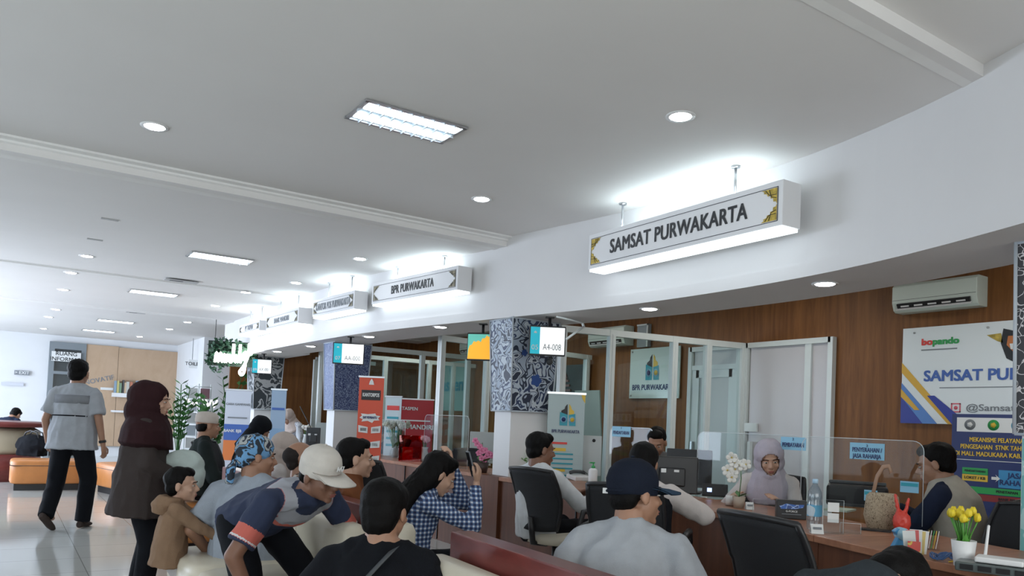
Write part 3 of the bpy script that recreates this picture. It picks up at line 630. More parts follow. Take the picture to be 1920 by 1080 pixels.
def hand(b, wrist, dirv, palm, side, curl, s, spread=1.0, thumbcurl=0.5):
    """wrist point, direction of the palm, palm normal, side=+1 right hand"""
    d = dirv.normalized(); n = (palm-d*palm.dot(d)).normalized(); lat = d.cross(n)*side
    # lat points towards the thumb
    W0 = wrist; r = 0.9*s
    b.loft([(W0-d*0.01*r, lat*0.024*r, n*0.019*r), (W0+d*0.025*r, lat*0.034*r, n*0.017*r), (W0+d*0.06*r, lat*0.040*r, n*0.015*r), (W0+d*0.088*r, lat*0.038*r, n*0.012*r)], 10)
    for k, (o, L, R) in enumerate(((0.030, 0.072, 0.0098), (0.010, 0.080, 0.0102), (-0.011, 0.075, 0.0098), (-0.031, 0.060, 0.0088))):
        base = W0+d*(0.082-abs(k-1.2)*0.004)*r+lat*o*r; ang = curl*(0.55+0.08*k); cur = base; dd = d+lat*o*2.2*spread; dd.normalize()
        for j, f in enumerate((0.45, 0.31, 0.24)):
            a = ang*(0.7 if j == 0 else 1.0)*(j+1)*0.75; q = dd*math.cos(a)+n*math.sin(a); nx = cur+q*L*f*r
            b.cyl(cur, nx, R*r*(1-0.08*j), R*r*(0.92-0.08*j), 8, True); cur = nx
    tb = W0+d*0.025*r+lat*0.026*r; t1 = tb+(d*0.55+lat*0.75+n*0.25*thumbcurl).normalized()*0.042*r
    t2 = t1+(d*0.85+lat*0.25+n*0.6*thumbcurl).normalized()*0.032*r; t3 = t2+(d*0.9-lat*0.1+n*0.7*thumbcurl).normalized()*0.024*r
    b.cyl(tb, t1, 0.015*r, 0.012*r, 8, True); b.cyl(t1, t2, 0.012*r, 0.0105*r, 8, True); b.cyl(t2, t3, 0.0105*r, 0.009*r, 8, True)
def euler(yaw, pitch, roll=0):
    """yaw + turns left, pitch + looks up, roll + tilts to the right"""
    return Matrix.Rotation(math.radians(yaw), 3, 'Z') @ Matrix.Rotation(math.radians(pitch), 3, 'X') @ Matrix.Rotation(math.radians(roll), 3, 'Y')
PEOPLE = []
def person(label, loc, rz, s=1.0, pelvis=0.93, lean=0, bend=0, side=0, twist=0, head=(0, 0, 0), hands=None, feet=None, aim=None, shirt=None, sleeve='short',
           trousers=None, skin=None, hair='short', hairm=None, fat=1.0, hem=0.0, vox=0.0075, kneepole=((-0.3, 1, 0.3), (0.3, 1, 0.3)), elbow=((-0.5, -0.7, -0.6), (0.5, -0.7, -0.6)),
           curl=(0.6, 0.6), palms=None, female=False, extra=None, shoes=None, sock=None, headk=1.0, collar=None, hand_dir=(None, None), nopants=False, seated=None, hips_fwd=0.0, legs=True, folds=0.012, svox=0.011, nb=None):
    """local frame: x right, y forward, z up; hands / feet are targets in that frame (metres for a 1.7 m figure, scaled by s)"""
    tl = 1.0
    if aim:
        ax_, ay_, ad = aim; tgt = W(ax_, ay_, d=ad); R_ = Matrix.Rotation(rz, 3, 'Z')
        def hcentre(pel, sc):
            la = math.radians(lean); lb = math.radians(lean+bend); sa = math.radians(side)
            u1 = Vector((math.sin(sa), math.sin(la), math.cos(la)*math.cos(sa))).normalized(); u2 = Vector((math.sin(sa), math.sin(lb), math.cos(lb)*math.cos(sa))).normalized()
            lq = lb*0.5 if nb is None else math.radians(nb); un = Vector((u2.x, math.sin(lq), math.cos(lq))).normalized()
            return Vector((0, hips_fwd, pel))+u1*0.22*sc*tl+u2*0.30*sc*tl+un*(0.034+0.087)*sc
        topoff = 0.130*headk
        if pelvis > 0.7 and not (lean > 30):
            for _ in range(6):
                h_ = hcentre(pelvis*s, s).z+topoff*s; s *= tgt.z/h_
            pelvis = pelvis*s
        else:
            dz = tgt.z-(hcentre(pelvis, s).z+topoff*s); 
            if dz < 0: tl = max(0.86, 1+dz/(0.52*s)); dz = tgt.z-(hcentre(pelvis, s).z+topoff*s)
            print('AIM', label[:30], 'dz %.3f tl %.2f' % (dz, tl)); pelvis += max(-0.12, min(0.12, dz))
        h_ = R_ @ hcentre(pelvis, s); loc = (tgt.x-h_.x, tgt.y-h_.y, 0)
        print('AIM', label[:30], 's %.3f pel %.3f loc %.2f %.2f' % (s, pelvis, loc[0], loc[1]))
    elif pelvis > 0.7: pelvis = pelvis*s
    t = thing('person', label, 'person', loc, rz); seed = len(PEOPLE)*3.1; skin = skin or mSkin; PEOPLE.append(t)
    def V(a): return Vector(a)*s
    hp = Vector((0, hips_fwd, pelvis))
    la = math.radians(lean); sa = math.radians(side)
    up1 = Vector((math.sin(sa), math.sin(la), math.cos(la)*math.cos(sa))).normalized()
    lb = math.radians(lean+bend); up2 = Vector((math.sin(sa), math.sin(lb), math.cos(lb)*math.cos(sa))).normalized()
    waist = hp+up1*0.22*s*tl; neck = waist+up2*0.30*s*tl
    tw = Matrix.Rotation(math.radians(twist), 3, 'Z'); R0 = Vector((1, 0, 0)); R1 = tw @ R0
    def frame(up, R): f = up.cross(R).normalized(); r = f.cross(up).normalized(); return r, f
    r1, f1 = frame(up1, R0); r2, f2 = frame(up2, R1); rm, fm = frame((up1+up2).normalized(), (R0+R1).normalized())
    SW = 0.155 if female else 0.178
    shL = neck-up2*0.075*s-r2*SW*s; shR = neck-up2*0.075*s+r2*SW*s
    lh = math.radians(lean+bend)*0.5 if nb is None else math.radians(nb); upn = Vector((up2.x, math.sin(lh), math.cos(lh))).normalized()
    hb = neck+upn*0.034*s
    HM3 = Matrix((r2, upn.cross(r2).normalized(), upn)).transposed() @ euler(*head)
    # keep orthonormal
    yv = HM3.col[1].normalized(); zv = (HM3.col[2]-yv*HM3.col[2].dot(yv)).normalized(); xv = yv.cross(zv); HM3 = Matrix((xv, yv, zv)).transposed()
    hs = s*headk; hc = hb+HM3 @ Vector((0, 0.018, 0.085))*hs
    H = Matrix.Translation(hc) @ HM3.to_4x4() @ Matrix.Scale(hs, 4)
    hl = hp-r1*0.09*s-up1*0.02*s; hr = hp+r1*0.09*s-up1*0.02*s
    hands = hands or ((-0.27, 0.06, pelvis-0.12), (0.27, 0.06, pelvis-0.12))
    feet = feet or ((-0.10, 0.0, 0.085), (0.10, 0.02, 0.085))
    el, wl_ = ik(shL, V(hands[0]), 0.285*s, 0.25*s, Vector(elbow[0])); er, wr_ = ik(shR, V(hands[1]), 0.285*s, 0.25*s, Vector(elbow[1]))
    kl, al = ik(hl, V(feet[0]), 0.43*s, 0.41*s, Vector(kneepole[0])); kr, ar = ik(hr, V(feet[1]), 0.43*s, 0.41*s, Vector(kneepole[1]))
    w = (0.9 if female else 1.0)*s; F = fat; FL = 0.45+0.55*F
    # ---- body: one continuous skin surface
    b = MB()
    def torso(b, k, ext=0.0, hemw=1.0, top=True):
        rg = []
        if ext > 0: rg.append((hp-up1*(0.06+ext)*s, r1*0.172*w*k*F*hemw, f1*0.125*s*k*F*hemw))
        rg += [(hp-up1*0.06*s, r1*0.165*w*k*F, f1*0.12*s*k*F), (hp+up1*0.05*s, r1*0.165*w*k*F, f1*0.118*s*k*F), (waist-up1*0.02*s, rm*0.142*w*k*F, fm*0.105*s*k*F),
               (waist+up2*0.10*s, r2*0.160*w*k*(1+(F-1)*0.6), f2*0.112*s*k*(1+(F-1)*0.6)+up2*0), (neck-up2*0.10*s, r2*0.175*w*k, f2*0.100*s*k), (neck-up2*0.045*s, r2*0.140*w*k, f2*0.078*s*k)]
        if top: rg.append((neck-up2*0.01*s, r2*0.072*w*k, f2*0.062*s*k))
        b.loft(rg, 18)
    torso(b, 0.86)
    b.cyl(neck-up2*0.06*s, hb+HM3 @ Vector((0, 0, 0.03))*s, 0.066*s if not female else 0.052*s, 0.060*s if not female else 0.048*s, 12)
    for sh, e, wr in ((shL, el, wl_), (shR, er, wr_)):
        b.cyl(sh, e, 0.047*w, 0.038*w, 12, True); b.cyl(e, wr, 0.039*w, 0.024*w, 12, True)
    if legs:
        for h0, k0, a0 in ((hl, kl, al), (hr, kr, ar)):
            b.cyl(h0, k0, 0.072*w, 0.050*w, 12, True); b.cyl(k0, a0, 0.048*w, 0.032*w, 12, True)
            b.cyl(a0-V((0, 0.02, 0.03)), a0+V((0, 0.12, -0.045)), 0.034*s, 0.026*s, 10, True)
    for sh in (shL, shR): b.cyl(sh+(neck-sh)*0.25, neck+upn*0.005*s, 0.040*s, 0.045*s, 10, True)
    def E(c, r, hd=True): b.ell(H @ Vector(c), [q*hs for q in r], HM3, 16, 12)
    E((0, -0.012, 0.032), (0.077, 0.096, 0.084)); E((0, 0.028, -0.03), (0.062, 0.066, 0.082)); E((0, 0.045, -0.078), (0.040, 0.040, 0.034)); E((0, 0.02, -0.06), (0.054, 0.055, 0.036))
    E((0, 0.078, -0.098), (0.022, 0.016, 0.016)); E((0, 0.083, 0.022), (0.046, 0.014, 0.012)); E((0.036, 0.070, -0.03), (0.022, 0.018, 0.018)); E((-0.036, 0.070, -0.03), (0.022, 0.018, 0.018))
    b.cyl(H @ Vector((0, 0.088, 0.012)), H @ Vector((0, 0.112, -0.028)), 0.008*hs, 0.013*hs, 8, True); E((0, 0.100, -0.034), (0.019, 0.011, 0.009))
    E((0, 0.092, -0.060), (0.025, 0.012, 0.009)); E((0, 0.090, -0.072), (0.021, 0.011, 0.008))
    for q in (-1, 1): E((q*0.080, -0.005, -0.012), (0.010, 0.020, 0.032))
    pl = palms or ((0.6, 0.3, -0.6), (-0.6, 0.3, -0.6))
    for i, (e, wr) in enumerate(((el, wl_), (er, wr_))):
        dv = (wr-e).normalized(); dv = Vector(hand_dir[i]).normalized() if hand_dir[i] else dv
        hand(b, wr, dv, Vector(pl[i]), -1 if i == 0 else 1, curl[i], s)
    me = remesh(b, vox if s > 0.7 else 0.006, 2, 0.5)
    fb = MB()
    fb.v = []; body = link(me, 'body', [skin, mEyeW, mHair, mLip], t)
    # small facial features join the same mesh
    fb = MB(); fb.mi = 1
    for q in (-1, 1): fb.ell(H @ Vector((q*0.030, 0.0845, 0.0)), (0.012*hs, 0.009*hs, 0.0032*hs), HM3, 10, 6)
    fb.mi = 2
    for q in (-1, 1):
        fb.ell(H @ Vector((q*0.030, 0.0905, -0.0005)), (0.0055*hs, 0.005*hs, 0.0045*hs), HM3, 8, 6)
        fb.tube([H @ Vector((q*0.014, 0.098, 0.021)), H @ Vector((q*0.032, 0.0965, 0.026)), H @ Vector((q*0.050, 0.084, 0.019))], 0.0026*hs, 6)
    fb.mi = 3; fb.ell(H @ Vector((0, 0.0995, -0.062)), (0.021*hs, 0.006*hs, 0.0045*hs), HM3, 10, 6); fb.ell(H @ Vector((0, 0.0975, -0.0715)), (0.018*hs, 0.006*hs, 0.005*hs), HM3, 10, 6)
    bm = bmesh.new(); bm.from_mesh(me); bm.from_mesh(fb.mesh()); bm.to_mesh(me); bm.free(); me.update()
    # ---- shirt
    if shirt:
        b = MB(); torso(b, 1.06, hem, 1.0+hem*0.5)
        for i, (sh, e, wr) in enumerate(((shL, el, wl_), (shR, er, wr_))):
            b.ell(sh+up2*0.002*s, (0.062*s, 0.062*s, 0.06*s)); b.cyl(sh+(neck-sh)*0.15, neck-upn*0.012*s, 0.056*s, 0.058*s, 12, True)
            if sleeve == 'short': m_ = sh+(e-sh)*0.78; b.cyl(sh, m_, 0.062*w*FL, 0.064*w*FL, 14)
            elif sleeve == 'none': pass
            else:
                b.cyl(sh, e, 0.062*w*FL, 0.055*w*FL, 14, True); b.cyl(e, e+(wr-e)*0.93, 0.055*w*FL, 0.040*w*FL, 14)
        if collar: b.cyl(neck-up2*0.05*s, neck+upn*0.028*s, 0.082*s, 0.066*s, 16)
        me = remesh(b, svox if s > 0.7 else 0.008, 3, 0.5, folds*s, 9/s, seed, (1, 1, 0.45)); so = link(me, 'shirt' if sleeve != 'jacket' else 'jacket', shirt, t)
        if sleeve == 'jacket': so.name = 'jacket'
    # ---- trousers
    if trousers and legs:
        b = MB(); b.loft([(hp-up1*0.09*s, r1*0.12*w*F, f1*0.10*s*F), (hp-up1*0.03*s, r1*0.168*w*F, f1*0.122*s*F), (hp+up1*0.07*s, r1*0.160*w*F, f1*0.115*s*F)], 16)
        for h0, k0, a0 in ((hl, kl, al), (hr, kr, ar)):
            b.cyl(h0, k0, 0.088*w*FL, 0.070*w*FL, 14, True); b.cyl(k0, a0+(a0-k0).normalized()*0.02*s, 0.069*w*FL, 0.062*w*FL, 14)
        me = remesh(b, 0.013, 3, 0.5, 0.007*s, 8/s, seed+1, (1, 1, 0.5)); link(me, 'trousers', trousers, t)
        if shoes:
            for a0, k0 in ((al, kl), (ar, kr)):
                shin = (a0-k0).normalized(); fwd = Vector((0, 1, 0)); fwd = (fwd-shin*fwd.dot(shin)*1.0)
                fwd = fwd.normalized() if fwd.length > 0.2 else Vector((0, 1, 0)); dn = shin
                b = MB(); sd = Vector((1, 0, 0)); c = a0+dn*0.045*s
                b.loft([(c-fwd*0.075*s, sd*0.022*s, dn*0.03*s), (c-fwd*0.05*s, sd*0.036*s, dn*0.040*s), (c+fwd*0.03*s, sd*0.040*s, dn*0.036*s), (c+fwd*0.12*s+dn*0.008*s, sd*0.046*s, dn*0.026*s), (c+fwd*0.175*s+dn*0.012*s, sd*0.030*s, dn*0.018*s)], 12)
                link(remesh(b, 0.008, 2), 'shoe', shoes, t)
    hm = hairm or mHair
    # ---- hair and headgear
    b = MB()
    def EE(c, r): b.ell(H @ Vector(c), [q*hs for q in r], HM3, 18, 12)
    if hair == 'short':
        EE((0, -0.026, 0.043), (0.086, 0.098, 0.088)); EE((0, -0.052, -0.015), (0.074, 0.056, 0.066)); EE((0, 0.035, 0.088), (0.060, 0.05, 0.038)); EE((0, -0.025, 0.0), (0.083, 0.05, 0.05))
        link(remesh(b, 0.006, 7, 0.6, 0.004, 24, seed, (1, 1, 0.5)), 'hair', hm, t)
    elif hair == 'balding':
        EE((0, -0.045, 0.028), (0.082, 0.082, 0.070)); EE((0, -0.06, -0.025), (0.066, 0.048, 0.05)); link(remesh(b, 0.007, 2, 0.5, 0.002, 30, seed), 'hair', hm, t)
    elif hair == 'bowl':
        EE((0, -0.020, 0.043), (0.092, 0.104, 0.088)); EE((0, -0.045, -0.005), (0.086, 0.070, 0.080)); EE((0, -0.050, -0.035), (0.074, 0.060, 0.07)); EE((0, 0.04, 0.07), (0.066, 0.052, 0.045)); link(remesh(b, 0.006, 8, 0.6, 0.004, 22, seed, (1, 1, 0.5)), 'hair', hm, t)
    elif hair == 'long':
        EE((0, -0.024, 0.046), (0.088, 0.100, 0.084)); EE((0, -0.05, -0.03), (0.082, 0.06, 0.09)); EE((0, 0.03, 0.09), (0.062, 0.052, 0.036))
        a = H @ Vector((0, -0.06, -0.03)); z = neck-f2*0.150*s-up2*0.34*s; m1 = neck-f2*0.10*s-up2*0.02*s
        b.loft([(a+HM3.col[2]*0.05*s+HM3.col[1]*0.03*s, HM3.col[0]*0.088*s, HM3.col[1]*0.085*s), ((a+m1)/2+HM3.col[1]*0.02*s, r2*0.105*s, f2*0.088*s), (m1+f2*0.015*s, r2*0.125*s, f2*0.080*s), ((m1+z)/2-f2*0.0*s, r2*0.12*s, f2*0.065*s), (z, r2*0.07*s, f2*0.03*s)], 16)
        for q in (-1, 1): b.cyl(H @ Vector((q*0.072, 0.01, 0.02)), H @ Vector((q*0.078, 0.0, -0.09)), 0.02*s, 0.022*s, 8, True) if q < 0 else None
        link(remesh(b, 0.007, 5, 0.6, 0.007, 26, seed, (1, 1, 0.12)), 'hair', hm, t)
    elif hair in ('cap', 'cap_back', 'peci', 'scarfcap'):
        if hair != 'scarfcap':
            EE((0, -0.052, -0.020), (0.072, 0.048, 0.050)); EE((0, -0.03, 0.0), (0.080, 0.070, 0.034)); link(remesh(b, 0.007, 2, 0.5, 0.003, 30, seed), 'hair', mHair, t)
        b = MB(); cm = extra['capm']
        if hair == 'peci':
            b.loft([(H @ Vector((0, -0.012, z)), HM3.col[0]*r*hs, HM3.col[1]*r*1.16*hs) for z, r in ((0.022, 0.086), (0.05, 0.089), (0.09, 0.085), (0.112, 0.070), (0.122, 0.045), (0.126, 0.01))], 20)
            link(remesh(b, 0.007, 1), 'prayer_cap', cm, t)
        elif hair == 'scarfcap':
            EE((0, -0.018, 0.045), (0.094, 0.110, 0.090)); EE((0, -0.07, -0.02), (0.070, 0.05, 0.05))
            link(remesh(b, 0.007, 2, 0.5, 0.008, 14, seed), 'head_scarf', cm, t)
            b = MB(); a = H @ Vector((0, -0.11, -0.03))
            for q in (-1, 1): b.tube([a, a+(HM3.col[0]*q*0.02-HM3.col[1]*0.03)*s-Vector((0, 0, 0.05))*s, a+(HM3.col[0]*q*0.035-HM3.col[1]*0.035)*s-Vector((0, 0, 0.14))*s], 0.02, 8, [0.016*s, 0.026*s, 0.018*s])
            link(remesh(b, 0.007, 2, 0.5, 0.005, 30, seed), 'scarf_tail', cm, t)
        else:
            b.loft([(H @ Vector((0, -0.012, z)), HM3.col[0]*r*hs, HM3.col[1]*r*1.15*hs) for z, r in ((-0.005, 0.086), (0.02, 0.090), (0.06, 0.091), (0.095, 0.081), (0.120, 0.061), (0.136, 0.034), (0.140, 0.006))], 24)
            co = link(remesh(b, 0.007, 2), 'cap_crown', cm, t)
            b = MB(); vs = []; n = 12
            for i in range(n+1):
                a = math.radians(-78+156*i/n)
                for rr_, dz in ((0.0, 0.0), (0.5, 0.004), (1.0, 0.0)):
                    x = math.sin(a)*0.088; y = -0.012+math.cos(a)*0.098; x2 = math.sin(a)*0.082; y2 = 0.085+math.cos(a)*0.115
                    px = x*(1-rr_)+x2*rr_; py = y*(1-rr_)+y2*rr_; zz = 0.026-0.010*rr_-0.10*abs(px)**1.4*2.2*rr_*2+dz
                    vs += [H @ Vector((px, py, zz+0.004)), H @ Vector((px, py, zz-0.003))]
            fs = []
            for i in range(n):
                for j in range(2):
                    p = (i*3+j)*2; q = ((i+1)*3+j)*2; fs += [(p, p+2, q+2, q), (p+1, q+1, q+3, p+3)]
                p = (i*3+2)*2; q = ((i+1)*3+2)*2; fs.append((p, p+1, q+1, q)); p = i*6; q = (i+1)*6; fs.append((p, q, q+1, p+1))
            b.add(vs, fs, True); b.done('cap_brim', extra.get('brimm', cm), t)
            b = MB(); b.ell(H @ Vector((0, -0.012, 0.143)), (0.008*hs, 0.008*hs, 0.005*hs)); b.done('cap_button', cm, t)
            if 'mark' in extra:
                o = text(extra['mark'], 0.03, extra['markm'], None, (0, 0, 0), name='cap_lettering', bold=0.03); 
                o.parent = t; bm_ = H @ Matrix.Translation((0, 0.0, 0)) @ Matrix.Rotation(PI+extra.get('mrot', 0), 4, 'Z') @ Matrix.Translation((0, -0.107, 0.066)) @ Matrix.Rotation(-0.25, 4, 'X'); o.data.transform(bm_)
            if 'strap' in extra:
                b = MB(); b.mi = 0
                pts = [H @ Vector((math.sin(a)*0.088, -0.012-math.cos(a)*0.102, 0.010)) for a in [math.radians(q) for q in range(-40, 41, 10)]]
                b.tube(pts, 0.006*hs, 6); b.done('cap_strap', cm, t); b = MB(); b.box(H @ Vector((-0.030, -0.112, 0.010)), (0.02, 0.012, 0.02)); b.done('cap_buckle', mPaper, t)
    elif hair == 'hijab':
        if 'g' in extra: EE((0, -0.05, 0.02), (0.112, 0.125, 0.115)); EE((0, -0.07, -0.08), (0.12, 0.11, 0.11))
        EE((0, -0.022, 0.030), (0.104, 0.118, 0.104)); EE((0, -0.02, -0.04), (0.106, 0.105, 0.085)); EE((0, 0.035, -0.105), (0.070, 0.072, 0.045))
        a = H @ Vector((0, 0.0, -0.10)); dl = extra.get('drape', 0.16); g = extra.get('g', 1.0); w_ = w; w = w*g
        b.loft([(a+HM3.col[2]*0.03*s, HM3.col[0]*0.085*s, HM3.col[1]*0.09*s), (neck+upn*0.04*s, r2*0.095*s, f2*0.095*s), (neck-up2*0.02*s, r2*(0.150*w if g == 1 else 0.19*s), f2*0.115*g*s), (neck-up2*0.09*s, r2*(0.198*w if g == 1 else 0.300*s), f2*0.135*g*s), (neck-up2*dl*s, r2*(0.205*w if g == 1 else 0.305*s), f2*0.150*g*s), (neck-up2*(dl+0.04)*s+f2*0.02*s, r2*0.17*w, f2*0.14*g*s)], 20)
        me = remesh(b, 0.008, 2, 0.5, 0.007*s, 9/s, seed, (1, 1, 0.4)); Hi = H.inverted(); bm = bmesh.new(); bm.from_mesh(me)
        kill = [v for v in bm.verts if (lambda q: q.y > 0.040 and (abs(q.x)/0.060)**2+((q.z+0.014)/0.074)**2 < 1)(Hi @ v.co)]
        bmesh.ops.delete(bm, geom=kill, context='VERTS'); bm.to_mesh(me); bm.free()
        ho = link(me, 'headscarf', hm, t); sm = ho.modifiers.new('thick', 'SOLIDIFY'); sm.thickness = 0.004; sm.offset = -1
    t['_'] = 0; del t['_']
    return t, dict(neck=neck, H=H, wl=wl_, wr=wr_, el=el, er=er, shL=shL, shR=shR, r2=r2, f2=f2, up2=up2, hp=hp, waist=waist, al=al, ar=ar)
def cloth(name, col, **k): return pm(name, col, 0.85, var=k.get('var', 0.06), vs=k.get('vs', 18), bump=0.25, bs=250, spec=0.12)
cBlack = cloth('black_cloth', (0.008, 0.009, 0.012)); cGrey = cloth('light_grey_cloth', (0.38, 0.40, 0.43)); cBlue = cloth('pale_blue_grey_cloth', (0.36, 0.40, 0.46))
cWhite = cloth('white_cloth', (0.66, 0.68, 0.70)); cNavy = cloth('navy_cloth', (0.018, 0.025, 0.05)); cJean = cloth('jean_cloth', (0.06, 0.09, 0.15)); cKhaki = cloth('khaki_vest', (0.42, 0.39, 0.33))
cBeige = cloth('beige_trouser_cloth', (0.50, 0.45, 0.39)); cMaroon = cloth('maroon_scarf_cloth', (0.030, 0.012, 0.014)); cBrownJ = cloth('dark_brown_jacket', (0.050, 0.040, 0.038)); cDkJ = cloth('dark_green_jacket', (0.018, 0.024, 0.024))
cLilac = cloth('lilac_scarf', (0.45, 0.41, 0.47)); cCreamS = cloth('cream_scarf', (0.50, 0.42, 0.38)); cTan = cloth('tan_child_jacket', (0.26, 0.165, 0.105)); cRust = cloth('rust_shirt', (0.17, 0.06, 0.025))
cOff = cloth('off_white_cap', (0.62, 0.58, 0.53)); cUni = cloth('grey_uniform', (0.20, 0.20, 0.20)); cCreamU = cloth('cream_uniform', (0.60, 0.55, 0.53)); cCharc = cloth('charcoal_cloth', (0.035, 0.042, 0.048)); cShoe = cloth('shoe_brown', (0.06, 0.045, 0.04))
def plaid():
    m, t, b = nmat('blue_plaid'); tc = t.nodes.new('ShaderNodeTexCoord'); fac = None
    def wave(d, sc):
        wv = t.nodes.new('ShaderNodeTexWave'); wv.bands_direction = d; wv.inputs['Scale'].default_value = sc; wv.inputs['Distortion'].default_value = 0.6; t.links.new(tc.outputs['Object'], wv.inputs['Vector'])
        mt = t.nodes.new('ShaderNodeMath'); mt.operation = 'GREATER_THAN'; mt.inputs[1].default_value = 0.60; t.links.new(wv.outputs['Fac'], mt.inputs[0]); return mt.outputs[0]
    a = wave('Z', 13); c = wave('Y', 13); ad = t.nodes.new('ShaderNodeMath'); ad.operation = 'ADD'; t.links.new(a, ad.inputs[0]); t.links.new(c, ad.inputs[1])
    dv = t.nodes.new('ShaderNodeMath'); dv.operation = 'MULTIPLY'; dv.inputs[1].default_value = 0.5; t.links.new(ad.outputs[0], dv.inputs[0])
    r = t.nodes.new('ShaderNodeValToRGB'); r.color_ramp.interpolation = 'CONSTANT'; e = r.color_ramp.elements; e[0].color = (0.018, 0.03, 0.09, 1); e[1].position = 0.4; e[1].color = (0.10, 0.16, 0.30, 1); k = e.new(0.9); k.color = (0.58, 0.62, 0.70, 1)
    t.links.new(dv.outputs[0], r.inputs['Fac']); t.links.new(r.outputs[0], b.inputs['Base Color']); inp(b, 'Roughness', 0.85); return m
mPlaid = plaid()
mScarfBatik = ramp_pattern('blue_batik_scarf', 'noise', [(0.0, (0.02, 0.03, 0.045)), (0.45, (0.16, 0.36, 0.62)), (0.55, (0.03, 0.04, 0.06)), (0.60, (0.40, 0.42, 0.42)), (0.68, (0.03, 0.03, 0.05))], 14, 0.8, 0.5)
mFlorSh = ramp_pattern('brown_floral_shirt', 'noise', [(0.0, (0.03, 0.02, 0.02)), (0.5, (0.30, 0.2, 0.13)), (0.58, (0.07, 0.03, 0.02)), (0.65, (0.5, 0.45, 0.4))], 22, 0.8, 0.5)
mWhFlor = ramp_pattern('white_patterned_blouse', 'noise', [(0.0, (0.55, 0.58, 0.62)), (0.55, (0.15, 0.15, 0.2)), (0.6, (0.6, 0.62, 0.66))], 16, 0.8, 0.5)
def striped_polo():
    """white yoke, navy body, coral bands: bands follow height along the shirt's own axis"""
    m, t, b = nmat('striped_polo'); tc = t.nodes.new('ShaderNodeTexCoord')
    at = t.nodes.new('ShaderNodeAttribute'); at.attribute_name = 'band'
    r = t.nodes.new('ShaderNodeValToRGB'); r.color_ramp.interpolation = 'CONSTANT'; e = r.color_ramp.elements
    cols = [(0.0, (0.02, 0.03, 0.07)), (0.20, (0.55, 0.13, 0.10)), (0.30, (0.6, 0.6, 0.62)), (0.34, (0.02, 0.03, 0.07)), (0.45, (0.60, 0.15, 0.11)), (0.60, (0.36, 0.37, 0.41)), (0.9, (0.02, 0.03, 0.07))]
    while len(e) < len(cols): e.new(0.5)
    for q, (p, c) in zip(e, cols): q.position = p; q.color = c+(1,)
    t.links.new(at.outputs['Fac'], r.inputs['Fac']); t.links.new(r.outputs[0], b.inputs['Base Color']); inp(b, 'Roughness', 0.85); return m
mPolo = striped_polo()
def heading(vx, vy): return math.atan2(-vx, vy)     # rz so that local +y points to (vx, vy)
def at(px, py, z, d): p = W(px, py, d=d); return (p.x, p.y, z)
def foot(px, d): p = W(px, 800, d=d); return (p.x, p.y, 0)
# image right is about +x/-y: (0.835,-0.55);  away from the camera: (0.55, 0.835)
RGT = (0.835, -0.55); AWY = (0.55, 0.835)
def hd(a): # heading by angle from 'away', positive to image right (degrees)
    q = math.radians(a); return heading(AWY[0]*math.cos(q)+RGT[0]*math.sin(q), AWY[1]*math.cos(q)+RGT[1]*math.sin(q))
SIT = 0.55; Kp = ((-0.15, 0.6, 1), (0.15, 0.6, 1)); 
def sitfeet(fwd=0.42, w=0.12): return ((-w, fwd+0.08, 0.09), (w, fwd+0.10, 0.09))
LAP = ((-0.15, 0.30, 0.66), (0.15, 0.32, 0.66))
# 1 walking man
p = W(128, 985, z=0); t, J = person('man in a grey short-sleeved shirt and black trousers walking away, seen from behind', (p.x-0.05, p.y, 0), hd(-4), 1.0, 0.92, 2, headk=1.12, aim=(147, 674, 7.8), head=(0, -4, 0),
    hands=((-0.27, 0.06, 0.86), (0.33, 0.0, 0.72)), feet=((-0.11, -0.20, 0.16), (0.09, 0.12, 0.085)), shirt=cGrey, collar=True, trousers=cBlack, shoes=cShoe, fat=1.34, hem=0.06, skin=mSkin, curl=(1.2, 0.8))
b = MB(); a = J['wr']+(J['er']-J['wr'])*0.12; c = J['wr']+(J['er']-J['wr'])*0.22; b.cyl(a, c, 0.034, 0.034, 14); b.done('wristwatch', mBlack, t)
b = MB(); b.loft([(J['waist']+J['up2']*0.20, J['r2']*0.205, J['f2']*0.135), (J['waist']+J['up2']*0.115, J['r2']*0.203, J['f2']*0.142)], 20); b.done('chest_band', cloth('mid_grey_cloth', (0.24, 0.25, 0.27)), t)
b = MB(); b.loft([(J['waist']-J['up2']*0.0, J['r2']*0.204, J['f2']*0.152), (J['waist']-J['up2']*0.012, J['r2']*0.204, J['f2']*0.152)], 20); b.done('shirt_stripe', cBlack, t)
# 2 standing woman
p = W(283, 900, d=4.9); t, J = person('woman in a dark maroon headscarf and dark jacket standing with a folded cloth', (p.x, p.y, 0), hd(68), 0.865, 0.93, 3, aim=(283, 717, 4.9), head=(-14, -4, 0),
    hands=((-0.05, 0.24, 1.08), (0.12, 0.27, 1.0)), feet=((-0.09, 0.0, 0.085), (0.10, 0.05, 0.085)), shirt=cBrownJ, sleeve='jacket', trousers=cBlack, shoes=cBlack, fat=1.62, hem=0.17, skin=mSkinL, female=True, hair='hijab', hairm=cMaroon, extra={'drape': 0.20, 'g': 1.3}, curl=(1.0, 1.0), headk=1.12)
c = MB(); q = (J['wl']+J['wr'])/2; c.ell(q+J['f2']*0.03+Vector((0, 0, 0.04)), (0.06, 0.13, 0.10)); c.ell(q+J['f2']*0.09-Vector((0, 0, 0.03)), (0.05, 0.08, 0.09))
o = link(remesh(c, 0.01, 3, 0.5, 0.012, 10, 3), 'folded_cloth', cloth('mint_white_cloth', (0.52, 0.60, 0.57)), None); o.location = t.location; o.rotation_euler = t.rotation_euler; tag(o, 'pale mint folded cloth held by the standing woman', 'cloth')
